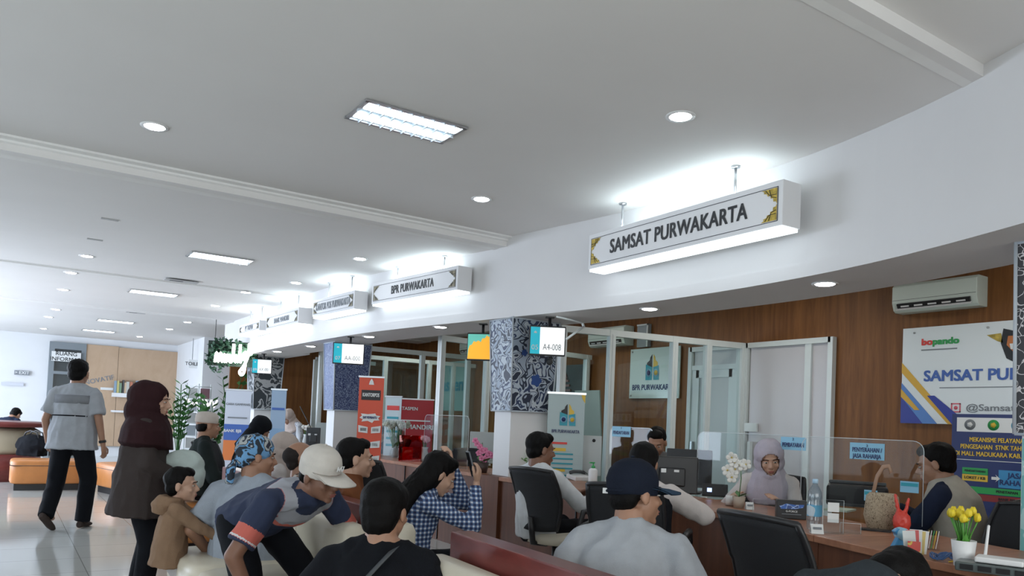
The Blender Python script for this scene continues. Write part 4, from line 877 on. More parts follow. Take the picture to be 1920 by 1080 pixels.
# 3 toddler
p = W(328, 1000, d=4.35); t, J = person('small boy in a tan hooded jacket standing beside the woman', (p.x, p.y, 0), hd(70), 0.53, 0.84, 3, 5, aim=(338, 882, 4.4), head=(-10, 4, 0),
    hands=((-0.05, 0.52, 0.98), (0.16, 0.50, 0.98)), feet=((-0.1, 0.0, 0.085), (0.1, 0.05, 0.085)), shirt=cTan, sleeve='long', trousers=cloth('white_trousers', (0.5, 0.48, 0.48)), shoes=cShoe, fat=1.42, hem=0.10, skin=mSkinL, hair='short', headk=1.52)
c = MB(); a = J['neck']-J['f2']*0.03; c.loft([(a+J['up2']*0.02, J['r2']*0.075, J['f2']*0.07), (a-J['up2']*0.03-J['f2']*0.02, J['r2']*0.095, J['f2']*0.085), (a-J['up2']*0.085-J['f2']*0.04, J['r2']*0.06, J['f2']*0.05)], 16)
link(remesh(c, 0.008, 3, 0.5, 0.006, 20, 3), 'hood', cTan, t)
# 4 man with white prayer cap
p = W(388, 900, d=6.6); person('man with a white knitted prayer cap and dark jacket seated on the orange bench', (p.x, p.y, 0), hd(62), 1.0, SIT, -3, 10, aim=(387, 770, 7.0), head=(8, 0, 0), hands=LAP, feet=sitfeet(), kneepole=Kp,
    shirt=cDkJ, sleeve='jacket', trousers=cBlack, shoes=cShoe, fat=1.1, skin=mSkin, hair='peci', extra={'capm': cloth('prayer_cap', (0.60, 0.53, 0.48))})
# 5 blue head scarf, grey shirt
p = W(452, 960, d=3.95); person('man with a blue batik head scarf and pale grey T-shirt seated with his back turned', (p.x, p.y, 0), hd(14), 1.0, 0.52, 0, 8, side=-3, aim=(476, 813, 4.5), head=(-48, -4, 0), hands=((-0.27, 0.04, 0.40), (0.20, 0.34, 0.58)), feet=sitfeet(), kneepole=Kp, elbow=((-0.25, -1, -0.2), (0.5, -0.7, -0.6)),
    shirt=cBlue, trousers=cJean, shoes=cShoe, fat=1.34, hem=0.06, skin=mSkin, hair='scarfcap', extra={'capm': mScarfBatik}, folds=0.014)
# 6 cream hijab
p = W(532, 900, d=5.7); person('woman in a cream pink headscarf seated behind the man with the blue head scarf', (p.x, p.y, 0), hd(66), 0.93, SIT, 4, 10, aim=(530, 809, 5.7), head=(0, -12, 0), hands=LAP, feet=sitfeet(), kneepole=Kp,
    shirt=cCreamU, sleeve='long', trousers=cBlack, shoes=cShoe, skin=mSkinL, female=True, hair='hijab', hairm=cCreamS, extra={'drape': 0.14})
# 7 balding man looking up
p = W(572, 920, d=5.0); person('balding man in a brown patterned shirt gazing upward to the right', (p.x, p.y, 0), hd(72), 0.97, 0.52, -2, 8, aim=(568, 827, 5.2), head=(0, 14, 0), hands=LAP, feet=sitfeet(), kneepole=Kp,
    shirt=mFlorSh, sleeve='long', trousers=cBlack, shoes=cShoe, skin=mSkin, hair='balding', hairm=cloth('greying_hair', (0.03, 0.025, 0.024)))
# 8 bending man with white cap
p = W(500, 1000, d=3.35); t, J = person('man in a white cap and navy polo with coral bands bending over the bench', (p.x, p.y, 0), hd(124), 1.0, 0.84, 66, 8, side=0, aim=(606, 860, 3.6), head=(6, 20, 0), hands=((-0.22, 0.44, 0.46), (0.24, 0.36, 0.38)), feet=((-0.13, 0.02, 0.085), (0.13, 0.02, 0.085)), elbow=((-0.6, -0.3, 0.3), (0.9, -0.4, 0.4)),
    shirt=mPolo, sleeve='short', trousers=cBlack, shoes=cShoe, fat=1.0, svox=0.0055, skin=mSkinD, hair='cap', extra={'capm': cOff, 'mark': 'A47', 'markm': mPaper}, kneepole=((-0.3, 1, 0), (0.3, 1, 0)), collar=True)
so = [c for c in t.children if c.name.startswith('shirt')][0]; me = so.data
at_ = me.attributes.new('band', 'FLOAT', 'POINT'); vals = []
for v in me.vertices:
    co = v.co; h = (co-J['waist']).dot(J['up2'])/0.30; dL = min(abs((co-J['shL']).dot(J['r2'])), abs((co-J['shR']).dot(J['r2']))); val = 0.1
    for sh, e in ((J['shL'], J['el']), (J['shR'], J['er'])):
        ax = e-sh; tt = (co-sh).dot(ax)/ax.length_squared; dd = (co-sh-ax*tt).length; 
        if tt > 0.12 and dd < 0.085: val = 0.1 if tt < 0.5 else (0.25 if tt < 0.70 else 0.32 if tt < 0.74 else 0.1); break
    else:
        lat = abs((co-J['neck']).dot(J['r2']))
        val = 0.65 if (h > 0.42 and lat < 0.15) else 0.5 if 0.28 < h < 0.42 and (co-J['waist']).dot(J['f2']) > 0 else 0.1
        if (co-J['neck']).length < 0.10: val = 0.95
    vals.append(val)
at_.data.foreach_set('value', vals)
# 9 rust jacket
p = W(668, 960, d=4.7); person('man with full black hair and a rust brown shirt seated in profile facing right', (p.x, p.y, 0), hd(74), 1.0, 0.52, -2, 8, aim=(664, 819, 4.7), head=(0, 2, 0), hands=LAP, feet=sitfeet(), kneepole=Kp,
    shirt=cRust, sleeve='long', trousers=cBlack, shoes=cShoe, skin=mSkinL, hair='short', collar=True, fat=1.05)
# 10 black T-shirt man
p = W(728, 1060, d=2.75); t, J = person('man in a black T-shirt seated with his back to the camera, strap across it', (p.x, p.y, 0), hd(10), 1.0, 0.41, 4, 10, aim=(722, 893, 3.0), head=(-12, -2, 0), hands=((-0.26, 0.20, 0.40), (0.32, 0.10, 0.40)), feet=sitfeet(), kneepole=Kp,
    shirt=cBlack, trousers=cBlack, shoes=cShoe, fat=1.12, skin=mSkin, hair='bowl', folds=0.013)
pts = []
for q in range(9): k = q/8; pts.append(J['neck']-J['up2']*(0.03+0.34*k)+J['r2']*(0.09-0.24*k)-J['f2']*(0.100+0.035*math.sin(k*PI)))
b = MB(); b.loft([(p_, J['r2']*0.020+J['up2']*0.012, J['f2']*0.004) for p_ in pts], 8); b.done('shoulder_strap', mDGrey, t)
# 11 plaid woman with phone
p = W(800, 980, d=4.1); t, J = person('woman with long black hair in a blue plaid shirt looking at her phone', (p.x, p.y, 0), hd(72), 0.94, 0.50, 6, 12, aim=(812, 840, 4.3), head=(2, -20, 0), hands=((-0.02, 0.24, 1.07), (0.12, 0.36, 0.97)), feet=sitfeet(), kneepole=Kp, elbow=((-0.2, 0.1, -1), (0.3, 0.0, -1)),
    hand_dir=((0, -0.2, 1), (0.0, 0.2, 1)), palms=((0, -1, 0), (-0.6, -0.8, 0.1)), shirt=mPlaid, sleeve='long', trousers=cBlack, shoes=cShoe, fat=1.0, hem=0.05, skin=mSkinL, female=True, hair='long', curl=(1.3, 1.3))
q = J['wr']+Vector((0.0, -0.0, 0.10)); b = MB(); b.box((0, 0, 0), (0.072, 0.009, 0.15)); ph = thing('smartphone', 'grey smartphone held up by the plaid-shirted woman', 'phone', t.matrix_basis @ (q+Vector((-0.02, -0.03, 0.0))), t.rotation_euler.z)
b.done('case', pm('phone_grey', (0.12, 0.13, 0.15), 0.35), ph, 0.004, rot=(0.3, 0, 0)); b = MB(); b.box((0, -0.0055, 0), (0.064, 0.001, 0.138)); b.done('screen', pm('phone_glass', (0.01, 0.01, 0.012), 0.1), ph, rot=(0.3, 0, 0))
# 12 white long sleeve man in office chair
CH = {}
p = W(1012, 960, d=5.35); CH['a'] = (p.x, p.y); person('man in a white long-sleeved shirt seated in the office chair at the counter', (p.x, p.y, 0), hd(46), 1.0, 0.56, -9, 10, aim=(1009, 808, 5.6), head=(-22, -6, 0), hands=((0.0, 0.44, 0.74), (0.22, 0.40, 0.72)), feet=sitfeet(), kneepole=Kp,
    shirt=cWhite, sleeve='long', trousers=cBlack, shoes=cShoe, skin=mSkinD, hair='short', fat=1.02, curl=(0.8, 1.0))
# 13 customer behind the navy cap
p = W(1228, 960, d=4.65); CH['b'] = (p.x, p.y); t, J = person('dark-haired customer in cream sleeves and a black vest leaning on the counter', (p.x, p.y, 0), hd(24), 0.97, 0.56, 6, 14, aim=(1207, 826, 4.65), head=(6, -8, 0), hands=((0.05, 0.46, 0.80), (0.20, 0.44, 0.82)), feet=sitfeet(), kneepole=Kp,
    shirt=cCreamU, sleeve='long', trousers=cBeige, shoes=cShoe, skin=mSkin, hair='bowl', fat=1.2, elbow=((-0.5, -0.3, -0.6), (1.0, 0.0, -0.5)))
b = MB(); n = J['neck']; b.loft([(J['hp'], J['r2']*0.222, J['f2']*0.172), (J['waist'], J['r2']*0.205, J['f2']*0.158), (J['waist']+J['up2']*0.14, J['r2']*0.200, J['f2']*0.150), (n-J['up2']*0.10, J['r2']*0.165, J['f2']*0.122), (n-J['up2']*0.03, J['r2']*0.115, J['f2']*0.092)], 20)
link(remesh(b, 0.011, 2, 0.5, 0.006, 10, 5), 'vest', cBlack, t)
# 14 navy cap man
p = W(1162, 1060, d=2.75); person('man in a navy cap and light grey polo seated with his back to the camera', (p.x, p.y, 0), hd(22), 1.0, 0.50, 6, 12, side=0, aim=(1188, 862, 2.95), head=(-44, 4, 0), hands=((-0.22, 0.24, 0.52), (0.24, 0.26, 0.52)), feet=sitfeet(), kneepole=Kp,
    shirt=cGrey, collar=True, trousers=cBlack, shoes=cShoe, fat=1.16, skin=mSkin, hair='cap', extra={'capm': cloth('navy_cap', (0.012, 0.016, 0.028)), 'brimm': cloth('blue_brim', (0.03, 0.055, 0.09)), 'strap': 1}, folds=0.015)
# 15 officer behind the counter
p = W(1236, 860, d=6.1); person('man in a grey uniform behind the monitors looking down', (p.x, p.y, 0), hd(196), 0.98, 0.58, 2, 8, aim=(1233, 797, 6.55), head=(0, -20, 0), hands=((-0.12, 0.36, 0.80), (0.12, 0.36, 0.80)), feet=sitfeet(0.3), kneepole=Kp,
    shirt=cUni, sleeve='short', collar=True, trousers=cBlack, shoes=cShoe, skin=mSkin, hair='short')
# 16 lilac headscarf
p = W(1462, 900, d=5.35); person('woman in a lilac headscarf and cream uniform seated behind the counter', (p.x, p.y, 0), hd(206), 0.95, 0.58, 4, 8, headk=1.06, aim=(1444, 822, 5.55), head=(14, -14, 4), hands=((-0.12, 0.40, 0.84), (0.22, 0.36, 0.84)), feet=sitfeet(0.3), kneepole=Kp,
    shirt=cCreamU, sleeve='long', trousers=cBlack, shoes=cShoe, skin=mSkinL, female=True, hair='hijab', hairm=cLilac, extra={'drape': 0.17})
# 17 vest man
p = W(1790, 900, d=4.35); t, J = person('man in a khaki vest over navy sleeves facing left behind the counter', (p.x, p.y, 0), hd(-48), 1.02, 0.56, 8, 10, aim=(1766, 827, 4.75), head=(6, -8, 0), hands=((-0.10, 0.42, 0.80), (0.14, 0.42, 0.80)), feet=sitfeet(0.3), kneepole=Kp,
    shirt=cNavy, sleeve='long', trousers=cBlack, shoes=cShoe, skin=mSkin, hair='short', fat=1.1)
n = J['neck']; b = MB(); b.loft([(J['hp']-J['up2']*0.05, J['r2']*0.225, J['f2']*0.180), (J['waist'], J['r2']*0.212, J['f2']*0.166), (J['waist']+J['up2']*0.14, J['r2']*0.212, J['f2']*0.160), (n-J['up2']*0.09, J['r2']*0.215, J['f2']*0.142), (n-J['up2']*0.03, J['r2']*0.165, J['f2']*0.112), (n+J['up2']*0.03, J['r2']*0.082, J['f2']*0.078)], 20)
link(remesh(b, 0.011, 2, 0.5, 0.008, 8, 5), 'vest', cKhaki, t)
# 18 foreground person, bottom right
p = W(1640, 1100, d=1.85); person('dark-haired person in a charcoal jacket hunched over at the bottom right', (p.x, p.y, 0), hd(62), 1.0, 0.50, 10, 32, nb=104, headk=0.88, aim=(1690, 1030, 2.25), head=(-16, 20, 0), hands=((-0.14, 0.40, 0.5), (0.12, 0.42, 0.5)), feet=sitfeet(), kneepole=Kp,
    shirt=cCharc, sleeve='jacket', trousers=cBlack, shoes=cShoe, skin=mSkinL, hair='bowl', fat=1.05)
# 19 far left seated person in black, behind the round ledge
p = W(14, 800, d=10.6); person('person in black slumped behind the round wooden ledge at far left', (p.x, p.y, 0), hd(10), 0.95, 0.45, 30, 20, aim=(28, 752, 14.2), head=(0, -20, 0), hands=LAP, feet=sitfeet(), kneepole=Kp, shirt=cNavy, sleeve='long', trousers=cBlack, shoes=cShoe, vox=0.012)
# 20 black hijab far
p = W(478, 880, d=8.2); person('person in a black headscarf seated behind the far office chair', (p.x, p.y, 0), hd(70), 0.95, 0.58, 8, 14, aim=(482, 775, 8.2), head=(0, -30, 0), hands=LAP, feet=sitfeet(), kneepole=Kp, shirt=cBlack, sleeve='long', trousers=cBlack, shoes=cShoe, female=True, hair='hijab', hairm=cBlack, extra={'drape': 0.16}, vox=0.011)
# 21 far clerk, white blouse, head bowed
p = W(552, 870, d=11.2); person('clerk in a white patterned blouse and cream headscarf bowed at the far counter', (p.x, p.y, 0), hd(215), 0.97, 0.62, 14, 16, aim=(545, 764, 12.9), head=(0, -28, 0), hands=((-0.1, 0.4, 0.82), (0.1, 0.4, 0.82)), feet=sitfeet(0.3), kneepole=Kp, shirt=mWhFlor, sleeve='long', trousers=cBlack, shoes=cShoe, female=True, skin=mSkinL, hair='hijab', hairm=cCreamS, extra={'drape': 0.10}, vox=0.011)
# 22 clerk beside the red banner
p = W(716, 870, d=10.6); person('clerk in dark clothes half hidden by the red banner', (p.x, p.y, 0), hd(220), 0.97, 0.58, 4, 8, aim=(717, 800, 11.1), head=(0, -8, 0), hands=((-0.1, 0.36, 0.8), (0.1, 0.36, 0.8)), feet=sitfeet(0.3), kneepole=Kp, shirt=cNavy, sleeve='long', trousers=cBlack, shoes=cShoe, skin=mSkinL, hair='short', vox=0.011)
# ================================================================ BATIK BOXES ON THE COLUMNS
mBat1 = ramp_pattern('batik_blue_black', 'noise', [(0.0, (0.35, 0.42, 0.52)), (0.40, (0.02, 0.03, 0.06)), (0.46, (0.45, 0.52, 0.60)), (0.52, (0.03, 0.05, 0.12)), (0.57, (0.5, 0.56, 0.62)), (0.64, (0.02, 0.03, 0.06))], 7.5, 0.5, 0.9, 1)
mBat2a = ramp_pattern('batik_pale_blue', 'noise', [(0.0, (0.20, 0.26, 0.42)), (0.45, (0.13, 0.17, 0.32)), (0.55, (0.27, 0.33, 0.48)), (0.65, (0.16, 0.2, 0.36))], 22, 0.5, 1.0)
mBat2b = ramp_pattern('batik_deep_blue', 'voronoi', [(0.0, (0.30, 0.38, 0.55)), (0.06, (0.015, 0.03, 0.13))], 20, 0.5, 0.35)
mBat3 = ramp_pattern('batik_black_white', 'noise', [(0.0, (0.03, 0.04, 0.05)), (0.48, (0.40, 0.42, 0.44)), (0.54, (0.04, 0.05, 0.06)), (0.62, (0.35, 0.38, 0.40))], 4.5, 0.5, 0.8)
mBat0 = ramp_pattern('batik_dark_leaf', 'voronoi', [(0.0, (0.62, 0.6, 0.6)), (0.035, (0.03, 0.03, 0.035))], 11, 0.5, 0.4)
mFlowerBlue = pm('batik_flower_blue', (0.02, 0.07, 0.26), 0.5)
def batik(cx, cy, w, dy, z0, z1, m1, m2, label, ex=0.06, taper=0.86):
    t = thing('batik_column_cover', label, 'column cover', (cx+w/2, cy+dy/2, z0), 0, 'tapered batik covers on the columns')
    h = z1-z0; W2, D2 = w/2+ex, dy/2+ex; w1, d1 = W2*taper, D2*taper
    # cover is open towards the column: four thin panels
    def quad(name, a, bq, m):
        (ax, ay), (bx_, by) = a, bq; n = Vector((by-ay, -(bx_-ax))).normalized()*0.012
        s0 = lambda p, k: (p[0]*k, p[1]*k)
        lo0 = (ax/W2*w1, ay/D2*d1); lo1 = (bx_/W2*w1, by/D2*d1)
        vs = [(lo0[0], lo0[1], 0), (lo1[0], lo1[1], 0), (bx_, by, h), (ax, ay, h)]; vs += [(x-n.x, y-n.y, z) for x, y, z in vs]
        b = MB(); b.add(vs, [(0, 1, 2, 3), (7, 6, 5, 4), (0, 4, 5, 1), (1, 5, 6, 2), (2, 6, 7, 3), (3, 7, 4, 0)]); return b.done(name, m, t)
    quad('side_panel', (-W2, D2), (-W2, -D2), m1); quad('front_panel', (-W2, -D2), (W2, -D2), m2); quad('side_panel', (W2, -D2), (W2, D2), m1)
    b = MB()
    for (x, y) in ((-1, -1), (1, -1), (-1, 1)): b.tube([(x*w1*1.005, y*d1*1.005, 0), (x*W2*1.005, y*D2*1.005, h)], 0.009, 6)
    b.tube([(-w1, -d1, 0), (w1, -d1, 0)], 0.008, 6); b.tube([(-w1, d1, 0), (-w1, -d1, 0)], 0.008, 6); b.tube([(-W2, -D2, h-0.01), (W2, -D2, h-0.01)], 0.008, 6); b.tube([(-W2, D2, h-0.01), (-W2, -D2, h-0.01)], 0.008, 6)
    b.done('corner_trim', pm('pale_trim', (0.5, 0.55, 0.6), 0.5), t); return t, W2, D2, h
t, W2, D2, h = batik(3.96, 6.02, 0.42, 0.28, 1.36, 2.235, mBat1, mBat1, 'tapered blue and black batik cover on the column in the middle')
for (x, z, r) in ((0.06, 0.74, 0.055), (0.03, 0.30, 0.055), (-0.12, 0.55, 0.03)):
    b = MB(); yy = -D2*(0.86+0.14*z/h)-0.004; n = 18
    b.prism([(x+r*(1+0.18*math.cos(5*q*2*PI/n))*math.cos(q*2*PI/n), z+r*(1+0.18*math.cos(5*q*2*PI/n))*math.sin(q*2*PI/n)) for q in range(n)], yy-0.003, yy+0.006); b.done('flower_motif', mFlowerBlue, t)
batik(3.70, 9.9, 0.40, 0.30, 1.32, 2.235, mBat2a, mBat2b, 'tapered batik cover, pale and deep blue, on the second column')
batik(3.68, 13.75, 0.40, 0.30, 1.30, 2.235, mBat3, mBat3, 'tapered black and white batik cover on the farthest column')
batik(4.09, 1.30, 0.42, 0.45, 1.30, 2.235, mBat0, mBat0, 'dark batik cover with white leaves at the right edge', 0.03, 0.97)
t = thing('column_poster', 'teal illustrated poster on the column at the right edge below the batik', 'poster', (4.075, 1.52, 0.93), FACE_L)
b = MB(); b.box((0, 0, 0), (0.44, 0.01, 0.70)); b.done('sheet', ramp_pattern('teal_art', 'noise', [(0.0, (0.15, 0.42, 0.42)), (0.5, (0.35, 0.58, 0.58)), (0.58, (0.10, 0.25, 0.27)), (0.62, (0.5, 0.65, 0.65))], 6, 0.4), t)
text('MALL', 0.07, mInk, t, (-0.12, -0.007, 0.28), bold=0.03); text('WILAYAH', 0.05, mPaper, t, (-0.1, -0.007, 0.2), bold=0.03)
b = MB(); b.cyl((-0.12, -0.006, 0.06), (-0.12, -0.012, 0.06), 0.05, seg=14); b.box((-0.12, -0.009, -0.03), (0.09, 0.005, 0.08)); b.done('figure_print', mNavy, t)
# ================================================================ TICKET SCREENS
def screen(px0, px1, py0, py1, rz, num, code, label, d=None, x=None, flower=False, drop=0.0, facesize=None, lit=1.0):
    c = W((px0+px1)/2, (py0+py1)/2, d=d); w = (px1-px0)/FPX*d*facesize; h = (py1-py0)/FPX*d*1.0
    t = thing('queue_screen', label, 'screen', c, rz, 'flat screens hanging at the columns')
    b = MB(); b.box((0, 0.02, 0), (w, 0.035, h)); b.done('housing', mBlack, t, 0.004)
    if flower:
        b = MB(); b.box((0, -0.001, 0), (w*0.93, 0.003, h*0.90)); b.done('picture_sky', emis('screen_green', (0.13, 0.50, 0.42), 0.5), t)
        P = [(-0.46, -0.45), (0.46, -0.45), (0.46, 0.40), (0.36, 0.36), (0.30, 0.42), (0.22, 0.30), (0.12, 0.30), (0.06, 0.16), (-0.04, 0.22), (-0.14, 0.16), (-0.22, 0.20), (-0.30, 0.06), (-0.38, 0.04), (-0.43, -0.1)]
        poly(t, [(a*w, q*h) for a, q in P], emis('screen_petal', (0.90, 0.42, 0.03), 0.6), -0.004, 'picture_flower')
    else:
        b = MB(); b.box((w*0.13, -0.001, 0), (w*0.68, 0.003, h*0.90)); b.done('display', emis('screen_white_%s' % num, (0.78, 0.80, 0.80), 0.75*lit), t)
        b = MB(); b.box((-w*0.34, -0.001, 0), (w*0.26, 0.003, h*0.90)); b.done('side_bar', emis('screen_teal_%s' % num, (0.01, 0.33, 0.42), 0.6*lit), t)
        text(num, h*0.24, mPaper, t, (-w*0.34, -0.004, -h*0.24), bold=0.005, name='number'); text(code, h*0.30, mGreyInk, t, (w*0.13, -0.004, -h*0.22), name='ticket_code', width=w*0.5)
        poly(t, [(-w*0.34+a*w*0.04, h*0.27+q*h*0.05) for a, q in ((-1, -0.6), (1, -0.6), (0.9, 0.3), (0, 1), (-0.9, 0.3))], mPaper, -0.004, 'icon')
    b = MB(); top = 2.24-c.z; b.cyl((0.02, 0.06, 0), (0.02, 0.06, top), 0.014, seg=8); b.box((0.02, 0.05, h*0.1), (0.1, 0.02, 0.1)); b.box((0.02, 0.06, top-0.01), (0.08, 0.06, 0.02)); b.done('ceiling_mount', mBlack, t)
    return t
s05 = screen(993, 1060, 611, 667, hd(0)-PI*0+0.05, '05', 'A4-008', 'ticket screen reading 05 beside the middle batik column', d=7.0, facesize=1.02)
screen(626, 681, 643, 683, -0.35, '07', 'AA-000', 'ticket screen reading 07 on the second column', d=9.5, facesize=1.05)
screen(474, 508, 673, 701, -0.35, '09', 'AX-001', 'small ticket screen beside the neon sign on the farthest column', d=12.9, facesize=1.05, lit=0.8)
screen(878, 919, 624, 676, -0.75, '', '', 'hanging screen showing orange flowers left of the middle batik column', d=7.7, facesize=1.15, flower=True)
# arm of the third screen
b = MB(); a = W(1048, 612, d=6.6); c = W(1098, 598, d=6.9); e = W(1062, 636, d=6.6); f = W(1108, 604, d=6.9)
b.tube([W(1044, 594, d=6.5), W(1070, 600, d=6.65), W(1092, 606, d=6.8)], 0.008, 6); b.tube([W(1062, 636, d=6.5), W(1095, 612, d=6.8)], 0.010, 6); b.tube([W(1092, 606, d=6.8), W(1095, 614, d=6.8)], 0.012, 6); o = b.done('bracket_arm', mAlu); bpy.context.view_layer.update(); o.parent = s05; o.matrix_parent_inverse = s05.matrix_world.inverted()
# small speaker / camera under the screen
c = W(1030, 678, y=5.97); c.x = min(c.x, 4.36); t = thing('security_camera', 'small dark camera under the ticket screen 05 at the column', 'camera', c, -0.6); b = MB(); b.ell((0, 0, 0), (0.035, 0.035, 0.035)); b.done('dome', mDGrey, t); b = MB(); b.box((0, 0.03, 0.035), (0.06, 0.07, 0.02)); b.done('mount', mBlack, t)
# ================================================================ NEON SIGN IN FOLIAGE
def leafy(b, c, r, n, ls, seed, flat=(1, 1, 1)):
    rnd = random.Random(seed)
    for i in range(n):
        p = Vector((rnd.uniform(-1, 1), rnd.uniform(-1, 1), rnd.uniform(-1, 1)))
        if p.length > 1: continue
        p = Vector(c)+Vector((p.x*r[0], p.y*r[1], p.z*r[2])); d = Vector((rnd.uniform(-1, 1), rnd.uniform(-1, 1), rnd.uniform(-0.6, 1))).normalized()*ls; s = d.cross(Vector((rnd.uniform(-1, 1), 0.3, 0.5))).normalized()*ls*0.28
        b.add([p, p+d*0.5+s, p+d, p+d*0.5-s], [(0, 1, 2, 3)])
Yn = 15.6; c = W(436, 672, d=13.0); t = thing('neon_sign', 'glowing white script sign over a strip of green foliage', 'sign', c, heading(0, 1)-0.3)
b = MB(); leafy(b, (-0.08, 0.06, 0.10), (0.40, 0.06, 0.22), 420, 0.10, 4); leafy(b, (-0.25, 0.06, -0.02), (0.18, 0.06, 0.24), 200, 0.10, 5); leafy(b, (0.2, 0.06, 0.14), (0.22, 0.05, 0.16), 200, 0.10, 6); o = b.done('foliage', pm('dark_leaves', (0.03, 0.09, 0.05), 0.5, var=0.4, vs=30), t); o['kind'] = 'stuff'
b = MB(); b.box((0, 0.12, 0.08), (0.80, 0.02, 0.42)); b.done('backing_board', pm('dark_green_board', (0.015, 0.03, 0.02), 0.7), t)
b = MB(); rr = 0.022
def stroke(pts):
    P = []; pts = [Vector((x*1.05, -0.02, z*1.35)) for x, z in pts]
    for i in range(len(pts)-1):
        p0 = pts[max(i-1, 0)]; p1 = pts[i]; p2 = pts[i+1]; p3 = pts[min(i+2, len(pts)-1)]
        for k in range(5):
            u = k/5; P.append(0.5*((2*p1)+(p2-p0)*u+(2*p0-5*p1+4*p2-p3)*u*u+(3*p1-p0-3*p2+p3)*u**3))
    P.append(pts[-1]); b.tube(P, rr, 6)
x0 = -0.26
stroke([(x0, -0.06), (x0+0.02, 0.06), (x0+0.05, -0.05), (x0+0.08, 0.06), (x0+0.11, -0.05), (x0+0.15, 0.05), (x0+0.12, 0.0), (x0+0.16, -0.05), (x0+0.19, 0.05)])
stroke([(x0+0.24, 0.04), (x0+0.20, 0.0), (x0+0.24, -0.05), (x0+0.27, 0.06), (x0+0.27, 0.18), (x0+0.27, -0.04), (x0+0.31, 0.04), (x0+0.32, -0.05), (x0+0.36, 0.02), (x0+0.37, 0.18), (x0+0.37, -0.05), (x0+0.41, 0.04), (x0+0.38, 0.0)])
stroke([(x0+0.44, 0.08), (x0+0.40, 0.02), (x0+0.44, 0.0), (x0+0.46, 0.10), (x0+0.45, -0.14), (x0+0.41, -0.20), (x0+0.38, -0.16), (x0+0.44, -0.08), (x0+0.50, 0.06), (x0+0.50, 0.20), (x0+0.53, 0.05), (x0+0.55, 0.16)])
b.done('glowing_script', emis('neon_white', (1, 1, 0.98), 9), t)
for q in (-0.3, 0.3): b = MB(); b.box((q, 0.14, 0.45), (0.01, 0.01, 0.4)); b.done('hanging_wire', mBlack, t)
b = MB(); b.bb((4.3, 18.15, 2.35), (5.3, 18.195, 2.86)); tag(b.done('navy_wall_panel', mDarkWall), 'dark navy panel on the brown wall above the neon sign', 'panel')
# ================================================================ BACK WALL THINGS
YB = 21.45
def onback(px0, px1, py0, py1, y=YB): a = W(px0, py0, y=y); c = W(px1, py1, y=y); return a, c
a, c = onback(160, 323, 637, 830); t = thing('plywood_panel', 'large pale plywood panel covering the back wall', 'panel', ((a.x+c.x)/2, YB-0.02, 0), 0)
w = c.x-a.x; seam = W(220, 700, y=YB).x-(a.x+c.x)/2
b = MB(); b.bb((-w/2, -0.02, 0.25), (seam-0.004, 0.02, 2.72)); b.done('sheet', mPly, t); b = MB(); b.bb((seam+0.004, -0.02, 0.25), (w/2, 0.02, 2.70)); b.done('sheet', mPly, t)
text('INOVATIF', 0.16, mGreyInk, t, (W(184, 715, y=YB).x-(a.x+c.x)/2, -0.025, W(184, 713, y=YB).z), bold=0.01, rot=0.28)
b = MB(); b.box((W(200, 729, y=YB).x-(a.x+c.x)/2, -0.025, W(200, 729, y=YB).z), (0.28, 0.01, 0.06)); b.done('paper_strip', mPaper, t)
a, c = onback(211, 290, 737, 752, YB-0.25); z0 = a.z
for (zz, lb) in ((a.z-0.04, 'upper white wall shelf holding books on the plywood panel'), (W(240, 769, y=YB-0.25).z-0.04, 'lower white wall shelf on the plywood panel')):
    b = MB(); b.box(((a.x+c.x)/2, YB-0.17, zz), (c.x-a.x, 0.22, 0.10 if zz > z0-0.2 else 0.05)); tag(b.done('wall_shelf', mWhite), lb, 'shelf', 'white shelves on the plywood')
bc = [(0.25, 0.35, 0.45), (0.55, 0.5, 0.2), (0.2, 0.3, 0.2), (0.08, 0.08, 0.08), (0.6, 0.45, 0.3), (0.55, 0.55, 0.5), (0.5, 0.2, 0.12), (0.12, 0.12, 0.15)]
cn = ['blue', 'yellow', 'green', 'black', 'tan', 'grey', 'red', 'charcoal']
x = a.x+0.06; i = 0; rnd = random.Random(3)
while x < c.x-0.08 and i < 16:
    w_ = rnd.uniform(0.035, 0.07); hh = rnd.uniform(0.24, 0.34); k = i % 8; t = thing('book', '%s book standing on the upper white shelf, number %s along the row' % (cn[k], 'one two three four five six seven eight nine ten eleven twelve thirteen fourteen fifteen sixteen'.split()[i]), 'book', (x, YB-0.17, z0+0.012), 0, 'books on the white shelf')
    t['label'] = '%s upright book, %s from the left end of the white shelf' % (cn[k], 'first second third fourth fifth sixth seventh eighth ninth tenth eleventh twelfth thirteenth fourteenth fifteenth sixteenth'.split()[i])
    b = MB(); b.box((0, 0, hh/2), (w_, 0.16, hh)); b.done('cover', pm('book_%d' % i, bc[k], 0.6), t, 0.003); b = MB(); b.box((0, -0.002, hh/2), (w_*0.7, 0.165, hh-0.02)); 
    x += w_+0.008+(0.16 if i == 8 else 0); i += 1
def plate(px0, px1, py0, py1, mat, label, y=YB, body=None, size=0.1, tm=None, name='wall_sign', th=0.02, frame=None):
    a, c = onback(px0, px1, py0, py1, y); t = thing(name, label, 'sign', ((a.x+c.x)/2, y-th/2, (a.z+c.z)/2), 0)
    b = MB(); b.box((0, 0, 0), (c.x-a.x, th, a.z-c.z)); b.done('board', mat, t)
    if body: text(body, size, tm or mInk, t, (0, -th/2-0.002, 0), bold=0.01)
    return t
plate(97, 151, 658, 680, mPaper, 'white sign board over the dark doorway at the back', YB-0.12, 'RUANG\nINFORMASI', 0.13)
plate(27, 55, 694, 704, mGreyInk, 'small dark exit arrow sign on the left back wall', YB, '> EXIT', 0.10, mPaper)
t = plate(2, 44, 716, 724, pm('faint_print', (0.62, 0.64, 0.70), 0.5), 'faint grey lettering strip on the left back wall', YB, None, th=0.006)
